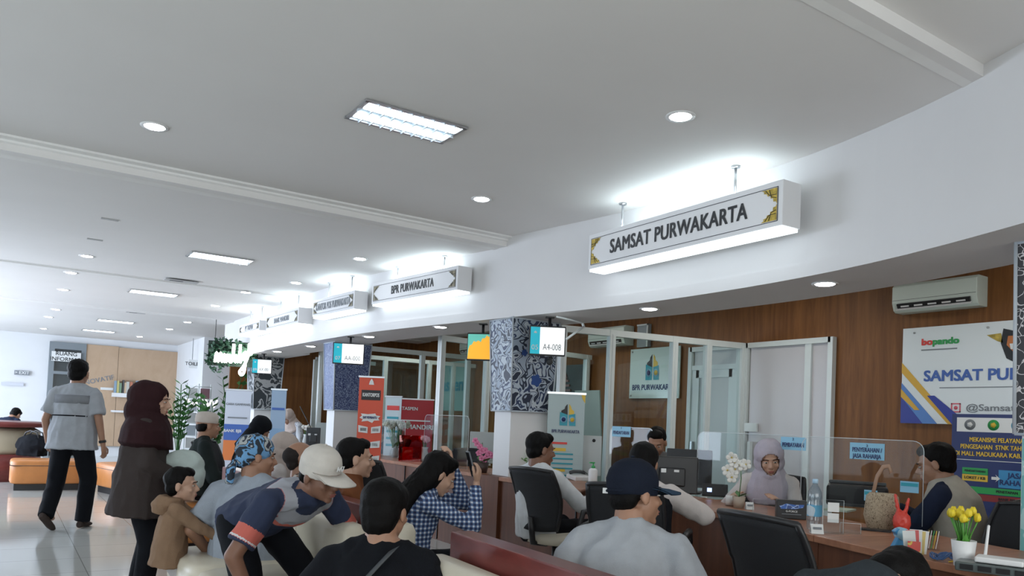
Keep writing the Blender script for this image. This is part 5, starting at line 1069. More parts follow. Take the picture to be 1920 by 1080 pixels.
t = plate(354, 383, 674, 692, mPaper, 'hanging white toilet sign on the far wall', 18.9, 'TOILET IN', 0.11, mInk)
b = MB(); b.box((-0.1, 0, 0.35), (0.012, 0.012, 0.5)); b.done('rod', mGreyInk, t)
# display rack with magazines and a NOW panel
p = W(366, 860, d=15.0); t = thing('display_rack', 'white wire brochure rack with NOW lettering by the far wall', 'rack', (p.x, p.y, 0), -0.1)
b = MB()
for sx in (-1, 0, 1): b.tube([(sx*0.22, 0.0, 0.0), (sx*0.22, 0.05, 1.75)], 0.012, 6)
for k in range(7): z = 0.25+k*0.24; b.tube([(-0.22, -0.06, z), (0.22, -0.06, z)], 0.008, 5); b.tube([(-0.22, 0.02, z-0.03), (-0.22, -0.07, z-0.03)], 0.008, 5); b.tube([(0.22, 0.02, z-0.03), (0.22, -0.07, z-0.03)], 0.008, 5)
b.done('frame', mAlu, t); k = 0
for r_ in range(6):
    for cc in (-1, 1): b = MB(); b.box((cc*0.11, -0.03, 0.36+r_*0.24), (0.17, 0.02, 0.20), rx=-0.15); b.done('magazine', pm('magazine_%d' % k, [(0.4, 0.45, 0.5), (0.1, 0.12, 0.16), (0.55, 0.56, 0.55), (0.2, 0.1, 0.12)][k % 4], 0.5), t); k += 1
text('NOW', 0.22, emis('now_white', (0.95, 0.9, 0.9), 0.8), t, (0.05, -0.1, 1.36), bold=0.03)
# ================================================================ PLANTS
def zz_plant(px, d, h, label, seed, n=9, potr=0.13):
    p = W(px, 860, d=d); t = thing('potted_plant', label, 'plant', (p.x, p.y, 0)); rnd = random.Random(seed)
    b = MB(); b.lathe([(potr*0.75, 0), (potr, 0.34), (potr*0.92, 0.34), (potr*0.88, 0.3)]); b.done('pot', mWhite, t)
    b = MB()
    for i in range(n):
        a = rnd.uniform(0, 2*PI); r = rnd.uniform(0.1, 0.34); H_ = h*rnd.uniform(0.75, 1.0); tip = Vector((math.cos(a)*r, math.sin(a)*r, H_)); pts = [Vector((0, 0, 0.3)), Vector((math.cos(a)*r*0.35, math.sin(a)*r*0.35, 0.3+(H_-0.3)*0.6)), tip]; b.tube(pts, 0.008, 5)
        for k in range(7):
            u = 0.3+0.7*k/6; q = pts[0].lerp(pts[1], u*2) if u < 0.5 else pts[1].lerp(pts[2], u*2-1)
            for s in (-1, 1):
                d_ = (Vector((math.cos(a+s*1.2), math.sin(a+s*1.2), 0.7))).normalized()*0.17; sd = d_.cross(Vector((0, 0, 1))).normalized()*0.05; b.add([q, q+d_*0.5+sd, q+d_, q+d_*0.5-sd], [(0, 1, 2, 3)])
    b.done('foliage', mLeaf, t)
zz_plant(332, 14.4, 1.72, 'potted plant with upright leaf stalks left of the brochure rack', 1); zz_plant(397, 14.0, 1.55, 'potted plant with upright leaf stalks right of the brochure rack', 2); zz_plant(425, 15.5, 1.95, 'tall potted plant behind the blue and orange banner', 5, 4)
# ================================================================ STANDING BANNERS
def banner(px, d, w, h, rz, mat, label, lean=0.0, z0=0.05):
    p = W(px, 860, d=d); t = thing('roll_up_banner', label, 'banner', (p.x, p.y, 0), rz)
    b = MB(); b.box((0, 0, z0+h/2), (w, 0.006, h)); b.done('sheet', mat, t)
    b = MB(); b.box((0, 0, z0+h), (w+0.02, 0.02, 0.02)); b.done('top_bar', mSteel, t); b = MB(); b.box((0, 0.02, 0.03), (w+0.04, 0.14, 0.06)); b.done('base', mSteel, t); b = MB(); b.cyl((0, 0.03, 0.05), (0, 0.012, z0+h), 0.009, seg=6); b.done('pole', mSteel, t)
    return t
def blk(t, x, z, w, h, m, name='print_block'): b = MB(); b.box((x, -0.006, z), (w, 0.004, h)); return b.done(name, m, t)
vr = -hd(0)*0-0.58 # banners squarely facing the camera
t = banner(690, 8.9, 0.285, 1.66, vr, mBannerRed, 'tall red roll-up banner reading KANTORPOS beside the second column')
blk(t, 0.0, 1.50, 0.22, 0.115, mInk); text('KANTORPOS', 0.06, mPaper, t, (0, -0.009, 1.50), bold=0.02, width=0.19)
poly(t, [(-0.12+x*0.24, 1.235+0.055*z) for x, z in ((0, 0), (0.12, 0.5), (0.05, 0.9), (0.4, 0.8), (0.75, 1), (0.8, 0.6), (1, 0.5), (0.9, 0), (0.97, -0.4), (0.7, -0.5), (0.62, -1), (0.4, -0.6), (0.1, -0.8), (0.16, -0.3))], mPaper, -0.006, 'torn_patch')
text('SIAP MEMBANTU', 0.04, mNavy, t, (0, -0.010, 1.24), bold=0.02, width=0.16)
for k, z in enumerate((1.10, 0.93, 0.76, 0.60)):
    for s in (-1, 1): poly(t, [(s*0.02, z-0.04), (s*0.125, z-0.03), (s*0.13, z+0.05), (s*0.02, z+0.03)], mPaper, -0.006, 'info_patch'); blk(t, s*0.07, z+0.002, 0.07, 0.035, mGreyInk); 
poly(t, [(-0.03, 1.62), (0.03, 1.62), (0.02, 1.66), (0, 1.69), (-0.02, 1.66)], mPaper, -0.006, 'logo')
t = banner(441, 11.6, 0.37, 1.52, vr+0.12, pm('bank_white', (0.62, 0.66, 0.75), 0.5), 'white, blue and orange banner leaning near the neon sign')
blk(t, 0, 0.93, 0.37, 0.24, mBlueInk); blk(t, 0, 0.66, 0.37, 0.30, pm('banner_orange', (0.75, 0.22, 0.06), 0.5)); text('BANK BJB', 0.06, mPaper, t, (-0.06, -0.01, 0.95), bold=0.02); text('CARA GAMPANG', 0.045, mGreyInk, t, (0, -0.01, 1.35), bold=0.02); blk(t, 0, 1.15, 0.28, 0.02, mGreyInk)
t = banner(517, 9.9, 0.19, 1.50, vr, pm('banner_sky', (0.34, 0.46, 0.62), 0.5), 'narrow light blue banner before the farthest column')
blk(t, 0, 1.3, 0.16, 0.03, mBlueInk); blk(t, 0, 0.9, 0.19, 0.3, pm('banner_mid_blue', (0.25, 0.40, 0.60), 0.5)); blk(t, 0, 0.62, 0.19, 0.2, mPaper)
t = banner(733, 10.2, 0.24, 1.48, vr-0.35, pm('banner_pale', (0.55, 0.66, 0.70), 0.5), 'white and blue banner right of the red banner')
blk(t, 0, 1.38, 0.18, 0.06, mRed); 
for k in range(5): blk(t, 0, 1.25-0.09*k, 0.17, 0.03, mTeal)
t = banner(773, 11.9, 0.58, 1.50, vr+0.05, pm('booth_red', (0.45, 0.02, 0.03), 0.4), 'wide deep red display panel behind the glass')
text('PT TASPEN', 0.07, mPaper, t, (-0.12, -0.01, 1.40), bold=0.02); text('MANDIRI', 0.1, mPaper, t, (0.1, -0.01, 1.12), bold=0.02); blk(t, 0, 1.22, 0.5, 0.02, mPaper)
t = banner(1058, 7.25, 0.345, 1.50, vr, pm('banner_green_grey', (0.45, 0.55, 0.56), 0.5), 'pale roll-up banner with twin letter logo behind the seated man')
bprlogo(t, 0.02, 1.33, 0.60, -0.006); text('BPR PURWAKARTA', 0.045, mNavy, t, (0, -0.01, 1.19), bold=0.01, width=0.26); blk(t, -0.05, 1.08, 0.14, 0.02, mRed)
for k in range(3): blk(t, -0.06, 1.02-0.19*k, 0.14, 0.03, mYellow)
for k in range(8): blk(t, -0.02, 0.98-0.045*k-(0.02 if k > 3 else 0), 0.2, 0.014, mTeal)
poly(t, [(0.13, 1.56), (0.175, 1.54), (0.175, 1.46), (0.15, 1.5)], mYellow, -0.006, 'corner_mark')
# ================================================================ OFFICE CHAIRS
def make_chair(label, loc, rz, seatm):
    t = thing('office_chair', label, 'chair', (loc[0], loc[1], 0), rz, 'black office chairs at the counters')
    b = MB(); b.loft([((0, 0.02, 0.40), (0.20, 0, 0), (0, 0.19, 0)), ((0, 0.02, 0.41), (0.245, 0, 0), (0, 0.235, 0)), ((0, 0.02, 0.455), (0.25, 0, 0), (0, 0.24, 0)), ((0, 0.02, 0.48), (0.22, 0, 0), (0, 0.21, 0))], 24); b.done('seat', seatm, t)
    # curved mesh back
    b = MB(); n = 10; m = 10; vs = []
    for j in range(m+1):
        v = j/m; z = 0.50+0.44*v; w = 0.175+0.035*math.sin(v*PI*0.8)+0.01*v; yb = -0.235-0.10*v**1.5+0.03*math.sin(v*PI)
        for i in range(n+1): u = -1+2*i/n; vs.append((u*w, yb+0.05*u*u, z-0.012*u*u*(1 if v > 0.5 else -1)))
    k = len(vs); vs += [(x, y-0.014, z) for x, y, z in vs]; fs = []
    for j in range(m):
        for i in range(n): a = j*(n+1)+i; fs += [(a, a+1, a+n+2, a+n+1), (k+a, k+a+n+1, k+a+n+2, k+a+1)]
    for i in range(n): fs += [(i, k+i, k+i+1, i+1), (m*(n+1)+i, m*(n+1)+i+1, k+m*(n+1)+i+1, k+m*(n+1)+i)]
    for j in range(m): a = j*(n+1); fs += [(a, a+n+1, k+a+n+1, k+a), (a+n, k+a+n, k+a+2*n+1, a+2*n+1)]
    b.add(vs, fs, True); b.done('backrest', mMesh, t)
    b = MB(); fr = [vs[j*(n+1)] for j in range(m+1)]+[vs[m*(n+1)+i] for i in range(n+1)]+[vs[j*(n+1)+n] for j in range(m, -1, -1)]; b.tube([(x, y-0.007, z) for x, y, z in fr], 0.013, 8); b.tube([(0, -0.10, 0.40), (0, -0.24, 0.42), (0, -0.27, 0.60)], 0.022, 8); b.done('back_frame', mBlack, t)
    for s in (-1, 1):
        b = MB(); b.tube([(s*0.20, -0.02, 0.40), (s*0.285, -0.03, 0.42), (s*0.30, -0.10, 0.55), (s*0.30, -0.06, 0.655), (s*0.295, 0.10, 0.665), (s*0.285, 0.18, 0.60), (s*0.26, 0.14, 0.43)], 0.02, 8); b.done('armrest', mBlack, t)
    b = MB(); b.cyl((0, 0, 0.12), (0, 0, 0.40), 0.028, seg=12); b.done('gas_lift', mBlack, t)
    b = MB()
    for q in range(5): a = q*2*PI/5+0.3; b.tube([(0, 0, 0.13), (math.cos(a)*0.28, math.sin(a)*0.28, 0.085)], 0.022, 8)
    b.done('star_base', mBlack, t)
    for q in range(5): a = q*2*PI/5+0.3; b = MB(); b.cyl((math.cos(a)*0.28-0.02, math.sin(a)*0.28, 0.03), (math.cos(a)*0.28+0.02, math.sin(a)*0.28, 0.03), 0.03, seg=12); b.done('caster', mBlack, t)
    return t
PA = PEOPLE[11].location; c0 = make_chair('cream-seated office chair under the man in the white long-sleeved shirt', (PA.x+0.12, PA.y-0.08), PEOPLE[11].rotation_euler.z, mCream)
def chair_at(loc, rz, label, black=True):
    c = copy_thing(c0, (loc[0], loc[1], 0), rz, label)
    if black:
        for ch in c.children:
            if ch.name.startswith('seat'): ch.data = ch.data.copy(); ch.data.materials[0] = mMesh
    return c
PB = PEOPLE[12].location; chair_at((PB.x, PB.y), PEOPLE[12].rotation_euler.z, 'office chair under the customer in the black vest', False)
for (i, lb) in ((14, 'office chair of the man in grey uniform behind the monitors'), (15, 'office chair of the woman in the lilac headscarf'), (19, 'office chair under the person in the black headscarf'), (20, 'office chair of the far clerk in the white blouse'), (21, 'office chair of the clerk beside the red banner')):
    P_ = PEOPLE[i]; chair_at((P_.location.x, P_.location.y), P_.rotation_euler.z, lb)
for (px, d, a, lb) in ((1525, 3.1, 64, 'empty black office chair in front of the counter, nearest the camera'), (720, 5.9, 30, 'empty black office chair right of the man in the rust shirt'), (1868, 3.9, 250, 'empty black office chair behind the counter at the right edge'), (862, 8.3, 200, 'small black chair behind the counter left of the pink orchid'), (432, 7.6, 100, 'black office chair left of the person in the black headscarf')):
    p = W(px, 860, d=d); chair_at((p.x, p.y), hd(a), lb)
P_ = PEOPLE[16]; c = chair_at((P_.location.x, P_.location.y), P_.rotation_euler.z, 'office chair under the man in the khaki vest')
# ================================================================ SOFAS, BENCHES
def puffy(b, c, d, r=0.05, n=4):
    """rounded cushion box"""
    x, y, z = [q/2 for q in d]; rs = []
    prof = [(-z, -r), (-z+r*0.3, -r*0.3), (-z+r, 0), (z-r, 0), (z-r*0.3, -r*0.3), (z, -r)]
    seg = 24; vs = []
    for h, o in prof:
        for k in range(seg):
            a = 2*PI*k/seg; ca, sa = math.cos(a), math.sin(a); e = 0.28
            vs.append((c[0]+(x+o)*math.copysign(abs(ca)**e, ca), c[1]+(y+o)*math.copysign(abs(sa)**e, sa), c[2]+h))
    fs = [tuple(reversed(range(seg))), tuple((len(prof)-1)*seg+k for k in range(seg))]+[(i*seg+k, i*seg+(k+1) % seg, (i+1)*seg+(k+1) % seg, (i+1)*seg+k) for i in range(len(prof)-1) for k in range(seg)]
    b.add(vs, fs, True); return b
def sofa(y0, y1, x, label, nmod, rz, short=0):
    t = thing('double_bench', label, 'sofa', (x, (y0+y1)/2, 0), rz, 'cream back-to-back benches with mahogany spines'); L = y1-y0
    b = MB(); b.box((0, 0, 0.40), (0.10, L, 0.80)); b.done('wooden_spine', mMahog, t, 0.006)
    for s in (-1, 1):
        sh_ = L*short/nmod if s < 0 else 0; b = MB(); b.box((s*0.40, -sh_/2, 0.13), (0.60, L-0.04-sh_, 0.22)); b.done('plinth', mMahog, t)
        for k in range(nmod-(short if s < 0 else 0)):
            yc = -L/2+L*(k+0.5)/nmod; w = L/nmod-0.01
            b = MB(); puffy(b, (s*0.40, yc, 0.33), (0.66, w, 0.20)); b.done('seat_cushion', mCream, t)
            b = MB(); puffy(b, (s*0.13, yc, 0.56), (0.15, w, 0.32), 0.045); b.done('back_cushion', mCream, t)
    return t
sofa(0.5, 2.76, 1.53, 'near cream double bench with a mahogany spine at bottom centre', 3, -0.06); sofa(3.55, 6.45, 1.58, 'farther cream double bench behind the bending man', 4, 0.02, 2)
def bench(x, y, w, dp, rz, label):
    t = thing('orange_bench', label, 'bench', (x, y, 0), rz, 'orange leather benches'); b = MB(); puffy(b, (0, 0, 0.26), (w, dp, 0.33), 0.03); b.done('cushion_block', mOrange, t); b = MB(); b.box((0, 0, 0.355), (w+0.004, dp+0.004, 0.006)); b.done('seam', mDGrey, t); b = MB(); b.box((0, 0, 0.045), (w*0.88, dp*0.8, 0.09)); b.done('base', mBlack, t)
bench(0.62, 13.2, 0.95, 0.7, 0, 'orange leather bench under the black bag'); bench(1.72, 12.4, 0.95, 0.9, 0.25, 'orange leather bench right of the walking man')
P_ = PEOPLE[3].location; bench(P_.x+0.05, P_.y-0.0, 0.9, 0.55, 0.2, 'orange leather bench under the man in the prayer cap')
c = W(-5, 800, d=12.4); t = thing('round_sofa', 'round sofa with a mahogany ledge and cream back at far left', 'sofa', (c.x, c.y, 0)); 
b = MB(); b.lathe([(0.62, 0.0), (0.62, 0.42), (0.55, 0.42)], seg=32); b.done('base', mMahog, t); b = MB(); b.lathe([(0.58, 0.42), (0.60, 0.50), (0.60, 0.78), (0.5, 0.84)], seg=32); b.done('cushion_ring', pm('olive_cream', (0.40, 0.34, 0.24), 0.5), t); b = MB(); b.lathe([(0.5, 0.84), (0.72, 0.85), (0.74, 0.90), (0.70, 0.93), (0.2, 0.93)], seg=32); b.done('ledge', mMahog, t)
# black bag held by the walking man, resting over the bench
p = W(62, 815, d=11.75); p.z = 0.60; t = thing('duffel_bag', 'black duffel bag on the orange bench left of the walking man', 'bag', p, hd(90)-0.2)
b = MB(); b.ell((0, 0, 0), (0.15, 0.27, 0.17)); b.box((0, 0, -0.08), (0.2, 0.38, 0.16)); me = remesh(b, 0.014, 3, 0.5, 0.015, 8, 2); link(me, 'body', cBlack, t)
for s in (-1, 1): b = MB(); b.tube([(s*0.05, -0.14, 0.08), (s*0.05, -0.08, 0.19), (s*0.05, 0.0, 0.22), (s*0.05, 0.12, 0.19), (s*0.05, 0.16, 0.08)], 0.011, 6); b.done('handle', mBlack, t)
# small bags on the far-left ledge
# ================================================================ ACRYLIC SCREENS AND LABELS
def acrylic(A, B, z1, label, body=None, lx=0.5, lz=None, lw=0.26, lh=0.11, ts=0.045, z0=0.752, card=None, r=0.06):
    A = Vector(A); B = Vector(B); L = (B-A).length; a = math.atan2(B.y-A.y, B.x-A.x); t = thing('acrylic_screen', label, 'screen', (A.x, A.y, z0), a, 'clear acrylic counter screens')
    H_ = z1-z0; P = [(0, 0), (0, H_-r)]+[(r-r*math.cos(q), H_-r+r*math.sin(q)) for q in [i*PI/10 for i in range(1, 6)]]+[(L-r+r*math.sin(q), H_-r+r*math.cos(q)) for q in [i*PI/10 for i in range(0, 5)]]+[(L, H_-r), (L, 0)]
    b = MB(); b.prism(P, -0.002, 0.002); b.done('sheet', mAcr, t)
    b = MB(); 
    E_ = P[1:-1]; b.tube([(x, 0, z) for x, z in P], 0.0022, 5); b.done('polished_edge', pm('acrylic_edge', (0.70, 0.76, 0.78), 0.2), t)
    for x in (0.12*L, 0.88*L): b = MB(); b.box((x, 0, 0.004), (0.03, 0.14, 0.008)); b.prism([(x-0.003, 0), (x+0.003, 0), (x+0.003, 0.05), (x-0.003, 0.05)], -0.06, 0.06); b.done('foot', mAcr, t)
    if body:
        b = MB(); b.box((lx*L, -0.005, lz-z0), (lw, 0.003, lh)); b.done('label_card', card or mSkyBlue, t); n = body.split('|')
        text(n[0], ts*0.6, mNavy, t, (lx*L, -0.008, lz-z0+lh*0.33), bold=0.01, name='number'); text(n[1], ts, mNavy, t, (lx*L, -0.008, lz-z0-lh*0.12), bold=0.015, name='lettering', width=lw*0.85)
    return t
def cp3(y, o): p = cpt(y, o); return (p[0], p[1])
# nearest: PENYERAHAN / JASA RAHARJA
as_ = acrylic(W(1500, 960, z=0.76).xy, W(1729, 985, z=0.76).xy, 1.245, 'clear acrylic screen labelled PENYERAHAN JASA RAHARJA, nearest on the counter', '3|PENYERAHAN /\nJASA RAHARJA', 0.56, 1.17, 0.20, 0.10, 0.038)
for (fx, zz, w) in ((0.60, 0.905, 0.075), (0.90, 0.975, 0.10)):
    L = 0.0
    b = MB(); Lx = (W(1500, 960, z=0.76).xy-W(1729, 985, z=0.76).xy).length; b.box((fx*Lx, -0.006, zz-0.752), (w, 0.003, 0.065)); b.done('blue_sticker', mSkyBlue, as_); b = MB(); b.box((fx*Lx, -0.009, zz-0.752+0.014), (w*0.92, 0.002, 0.02)); b.done('sticker_print', mTeal, as_)
acrylic(W(1305, 925, z=0.76).xy, W(1500, 950, z=0.76).xy, 1.245, 'clear acrylic screen labelled PEMBAYARAN before the lilac headscarf woman', '2|PEMBAYARAN', 0.93, 1.19, 0.20, 0.09, 0.042)
acrylic(W(1140, 905, z=0.76).xy, W(1222, 915, z=0.76).xy, 1.255, 'clear acrylic screen labelled PENDAFTARAN behind the navy cap', '1|PENDAFTARAN', 0.28, 1.215, 0.22, 0.09, 0.042)
acrylic(cp3(7.9, 0.2), cp3(6.9, 0.2), 1.30, 'clear acrylic screen left of the pink orchid'); acrylic(cp3(9.3, 0.2), cp3(8.4, 0.2), 1.22, 'clear acrylic screen right of the red banner')
# ================================================================ THINGS ON THE COUNTERS
def CT(px, py): p = W(px, py, z=0.751); return p
def FC(p): return -math.atan2(p.x, p.y)   # rz that turns local -y towards the camera
def stem_flowers(t, n, h, spread, petal, seed, fr=0.02, leafm=None, shape='ball', z0=0.0, leaves=True):
    rnd = random.Random(seed); bs = MB(); lf = MB()
    for i in range(n):
        a = rnd.uniform(0, 2*PI); r = spread*math.sqrt(rnd.random()); H_ = h*rnd.uniform(0.86, 1.0); tip = Vector((math.cos(a)*r, math.sin(a)*r, H_)); bs.tube([(tip.x*0.2, tip.y*0.2, z0), (tip.x*0.6, tip.y*0.6, z0+(H_-z0)*0.55), tip], 0.003, 5)
        b = MB()
        if shape == 'tulip':
            for q in range(6):
                an = q*PI/3; ax = Vector((math.cos(an), math.sin(an), 0)); b.loft([(tip+ax*0.004, Vector((0.004, 0, 0)), Vector((0, 0.004, 0))), (tip+ax*fr*0.55+Vector((0, 0, fr*0.5)), ax.cross(Vector((0, 0, 1)))*fr*0.55, ax*fr*0.16), (tip+ax*fr*0.62+Vector((0, 0, fr*1.3)), ax.cross(Vector((0, 0, 1)))*fr*0.52, ax*fr*0.14), (tip+ax*fr*0.35+Vector((0, 0, fr*2.1)), ax.cross(Vector((0, 0, 1)))*fr*0.12, ax*fr*0.05)], 8)
        else:
            for q in range(7):
                d_ = Vector((rnd.uniform(-1, 1), rnd.uniform(-1, 1), rnd.uniform(-0.5, 1))).normalized(); b.ell(tip+d_*fr*0.5, (fr*0.6, fr*0.35, fr*0.6), seg=8, rings=5)
        b.done('flower', petal, t)
        if leaves:
            for q in range(2):
                an = rnd.uniform(0, 2*PI); d_ = Vector((math.cos(an)*0.3, math.sin(an)*0.3, 1)).normalized(); L_ = H_*rnd.uniform(0.5, 0.8)-z0; s = d_.cross(Vector((math.cos(an), math.sin(an), 0))).normalized()*0.012; p = Vector((tip.x*0.3, tip.y*0.3, z0)); lf.add([p-s*0.5, p+s*0.5, p+d_*L_*0.5+s, p+d_*L_, p+d_*L_*0.5-s], [(0, 1, 2, 3, 4)])
    bs.done('stems', leafm or mLeaf, t)
    if leaves: lf.done('leaves', leafm or mLeaf, t)
mTulip = pm('tulip_yellow', (0.80, 0.62, 0.03), 0.5); mTL = pm('tulip_leaf', (0.10, 0.32, 0.05), 0.5, var=0.2, vs=20)
# tulips
p = CT(1806, 1062); t = thing('tulip_pot', 'white pot of yellow tulips on the near counter', 'flowers', p); b = MB(); b.lathe([(0.032, 0), (0.034, 0.002), (0.046, 0.105), (0.043, 0.105), (0.036, 0.09)], seg=28); b.done('pot', mWhite, t); stem_flowers(t, 14, 0.205, 0.052, mTulip, 4, 0.017, mTL, 'tulip', 0.08)
# white orchid
def orchid(p, label, potm, petal, pts, size, pr, ph, centre):
    t = thing('potted_orchid', label, 'flowers', p); t.rotation_euler.z = FC(p); b = MB(); b.lathe([(pr*0.75, 0), (pr, ph), (pr*0.88, ph), (pr*0.8, ph*0.85)], seg=24); b.done('pot', potm, t)
    top = max(z for x, z in pts); b = MB(); b.tube([(0, 0, ph*0.8), (0.01, 0, top*0.6), (0.0, 0, top*0.95), (pts[0][0], 0, pts[0][1])], 0.003, 6); b.tube([(0.0, 0, top*0.9)]+[(x, 0, z) for x, z in pts[1:4]], 0.0025, 6); b.done('stem', mLeaf, t)
    for k, (x, z) in enumerate(pts):
        b = MB(); b.mi = 0; rnd = random.Random(k)
        for q in range(5):
            a = q*2*PI/5+0.3+k; d_ = Vector((math.cos(a), -0.25+rnd.uniform(-0.2, 0.2), math.sin(a))); n = Vector((0, 1, 0)); c = Vector((x, -0.01, z))+d_*size*0.5; u = d_.normalized(); v = u.cross(n).normalized(); b.loft([(c-u*size*0.5, v*size*0.1, n*0.002), (c-u*size*0.1, v*size*0.40, n*0.003), (c+u*size*0.25, v*size*0.42, n*0.003), (c+u*size*0.5, v*size*0.15, n*0.002)], 8)
        b.mi = 1; b.ell((x, -0.018, z), (size*0.16, size*0.2, size*0.16), seg=8, rings=5); b.done('blossom', [petal, centre], t)
    b = MB()
    for k in range(4): a = k*1.7; d_ = Vector((math.cos(a), math.sin(a)*0.6, 0.25)).normalized()*pr*2.1; s = Vector((-d_.y, d_.x, 0)).normalized()*pr*0.42; q = Vector((0, 0, ph)); b.add([q-s*0.3, q+s*0.3, q+d_*0.6+s, q+d_, q+d_*0.6-s], [(0, 1, 2, 3, 4)])
    b.done('leaves', mLeaf, t); return t
mPetW = pm('white_petal', (0.80, 0.80, 0.76), 0.5); mPetP = pm('pink_petal', (0.80, 0.25, 0.42), 0.5); mPot = pm('beige_pot', (0.50, 0.42, 0.34), 0.6); mPotB = pm('brown_pot', (0.06, 0.035, 0.03), 0.4)
orchid(CT(1385, 952), 'white orchid in a beige pot on the counter before the lilac headscarf woman', mPot, mPetW, [(-0.05, 0.20), (-0.03, 0.255), (0.0, 0.285), (0.035, 0.290), (-0.055, 0.33), (-0.08, 0.245), (-0.035, 0.30)], 0.040, 0.043, 0.075, pm('yellow_centre', (0.6, 0.45, 0.1), 0.5))
orchid(CT(902, 886), 'pink orchid in a dark brown pot on the counter left of the column', mPotB, mPetP, [(0.0, 0.14), (-0.05, 0.28), (-0.02, 0.25), (0.03, 0.22), (0.07, 0.19), (0.10, 0.17), (0.0, 0.21), (-0.07, 0.31), (0.05, 0.16), (-0.03, 0.19), (0.03, 0.13)], 0.032, 0.075, 0.10, pm('magenta_centre', (0.6, 0.05, 0.2), 0.5))
# green sprig by the column
p = CT(983, 893); t = thing('small_plant', 'small green plant behind the man in the white shirt', 'plant', (p.x, p.y, 0.751)); b = MB(); b.lathe([(0.03, 0), (0.04, 0.08), (0.035, 0.08)]); b.done('pot', mWhite, t); b = MB(); leafy(b, (0, 0, 0.15), (0.07, 0.07, 0.09), 110, 0.05, 9); b.done('foliage', pm('bright_leaf', (0.12, 0.32, 0.06), 0.5), t)
# bouquets
def bouquet(px, d, r, label, petal, seed, n=26, z=0.751):
    p = CPX(px, 0.34); t = thing('flower_bouquet', label, 'flowers', (p.x, p.y, z)); b = MB(); b.lathe([(0.04, 0), (0.055, 0.05), (0.035, 0.14), (0.045, 0.17)], seg=18); b.done('vase', pm('vase_glass_%d' % seed, (0.5, 0.55, 0.55), 0.2), t); stem_flowers(t, n, 0.20+r*1.6, r, petal, seed, 0.035, None, 'ball', 0.12)
bouquet(740, 8.7, 0.15, 'big white flower bouquet in a vase right of the red banner', pm('dusty_white_petal', (0.50, 0.54, 0.46), 0.6), 11, 34); bouquet(607, 9.4, 0.08, 'small white flower bouquet left of the second column', mPetW, 12, 14); bouquet(470, 10.4, 0.06, 'tiny white bouquet at the far counter', mPetW, 14, 8)
# white all-in-one monitors seen from behind
def aio(px, py, w, h, label, rz=None, mat=None, tilt=0.0, lift=0.06):
    p = CT(px, py); t = thing('monitor', label, 'monitor', p, FC(p) if rz is None else rz)
    b = MB(); b.box((0, 0.0, lift+h/2), (w, 0.022, h), rx=tilt); b.done('panel_back', mat or pm('aio_white', (0.58, 0.62, 0.62), 0.35), t, 0.006)
    b = MB(); b.cyl((w*0.28, -0.013, lift+h*0.88), (w*0.28, -0.017, lift+h*0.88), 0.016, seg=14); b.done('logo_dot', mInk, t)
    b = MB(); b.box((-w*0.40, -0.075, 0.085), (0.028, 0.012, 0.19), rx=-0.75); b.box((-w*0.15, -0.03, 0.006), (w*0.62, 0.16, 0.01)); b.done('stand', mWhite, t); return t
aio(910, 872, 0.38, 0.36, 'white monitor back behind the pink orchid', lift=0.02); aio(1092, 897, 0.34, 0.38, 'white monitor back right of the seated man in white', lift=0.03)
def mon(px, py, w, h, label, mat=mBlack, rz=0.0, lift=0.05):
    p = CT(px, py); t = thing('monitor', label, 'monitor', p, FC(p)+rz); b = MB(); b.box((0, 0, lift+h/2), (w, 0.03, h)); b.done('panel_back', mat, t, 0.008); b = MB(); b.box((0, -0.03, lift+h*0.45), (w*0.5, 0.04, h*0.5)); b.done('rear_housing', mat, t, 0.01)
    b = MB(); b.box((0, -0.01, lift*0.5+0.02), (0.05, 0.03, lift+0.06)); b.lathe([(0.10, 0), (0.10, 0.012), (0.03, 0.018)]); b.done('stand', mat, t)
    for s in (-1, 1): b = MB(); b.box((-w*0.05+s*0.045, -0.052, lift+h*0.62), (0.035, 0.003, 0.028 if s < 0 else 0.016)); b.done('sticker', mPaper, t)
    return t
mon(1258, 938, 0.36, 0.26, 'black monitor seen from behind in front of the customer', rz=0.1); mon(1290, 925, 0.36, 0.30, 'larger black monitor behind the first, by the uniformed man', rz=-0.2)
mon(586, 842, 0.2, 0.26, 'small black terminal on the far counter left of the second column', mDGrey); 
# printer
p = CT(1612, 955); t = thing('printer', 'black printer on the counter behind the water bottle', 'printer', (p.x+0.12, p.y+0.1, 0.751), FC(p)); b = MB(); b.box((0, 0, 0.085), (0.40, 0.28, 0.15)); b.done('housing', mBlack, t, 0.02); b = MB(); b.box((0, -0.17, 0.03), (0.28, 0.14, 0.012)); b.done('paper_tray', mDGrey, t); b = MB(); b.box((0, 0.08, 0.172), (0.38, 0.1, 0.02)); b.done('lid', mDGrey, t, 0.006)
b = MB(); b.box((0.0, 0, 0), (0.21, 0.15, 0.012), rz=0.3); p = CT(1575, 958); tag(b.done('paper_stack', pm('greenish_paper', (0.55, 0.62, 0.50), 0.6), loc=(p.x, p.y, 0.760)), 'stack of pale green papers beside the printer', 'papers')
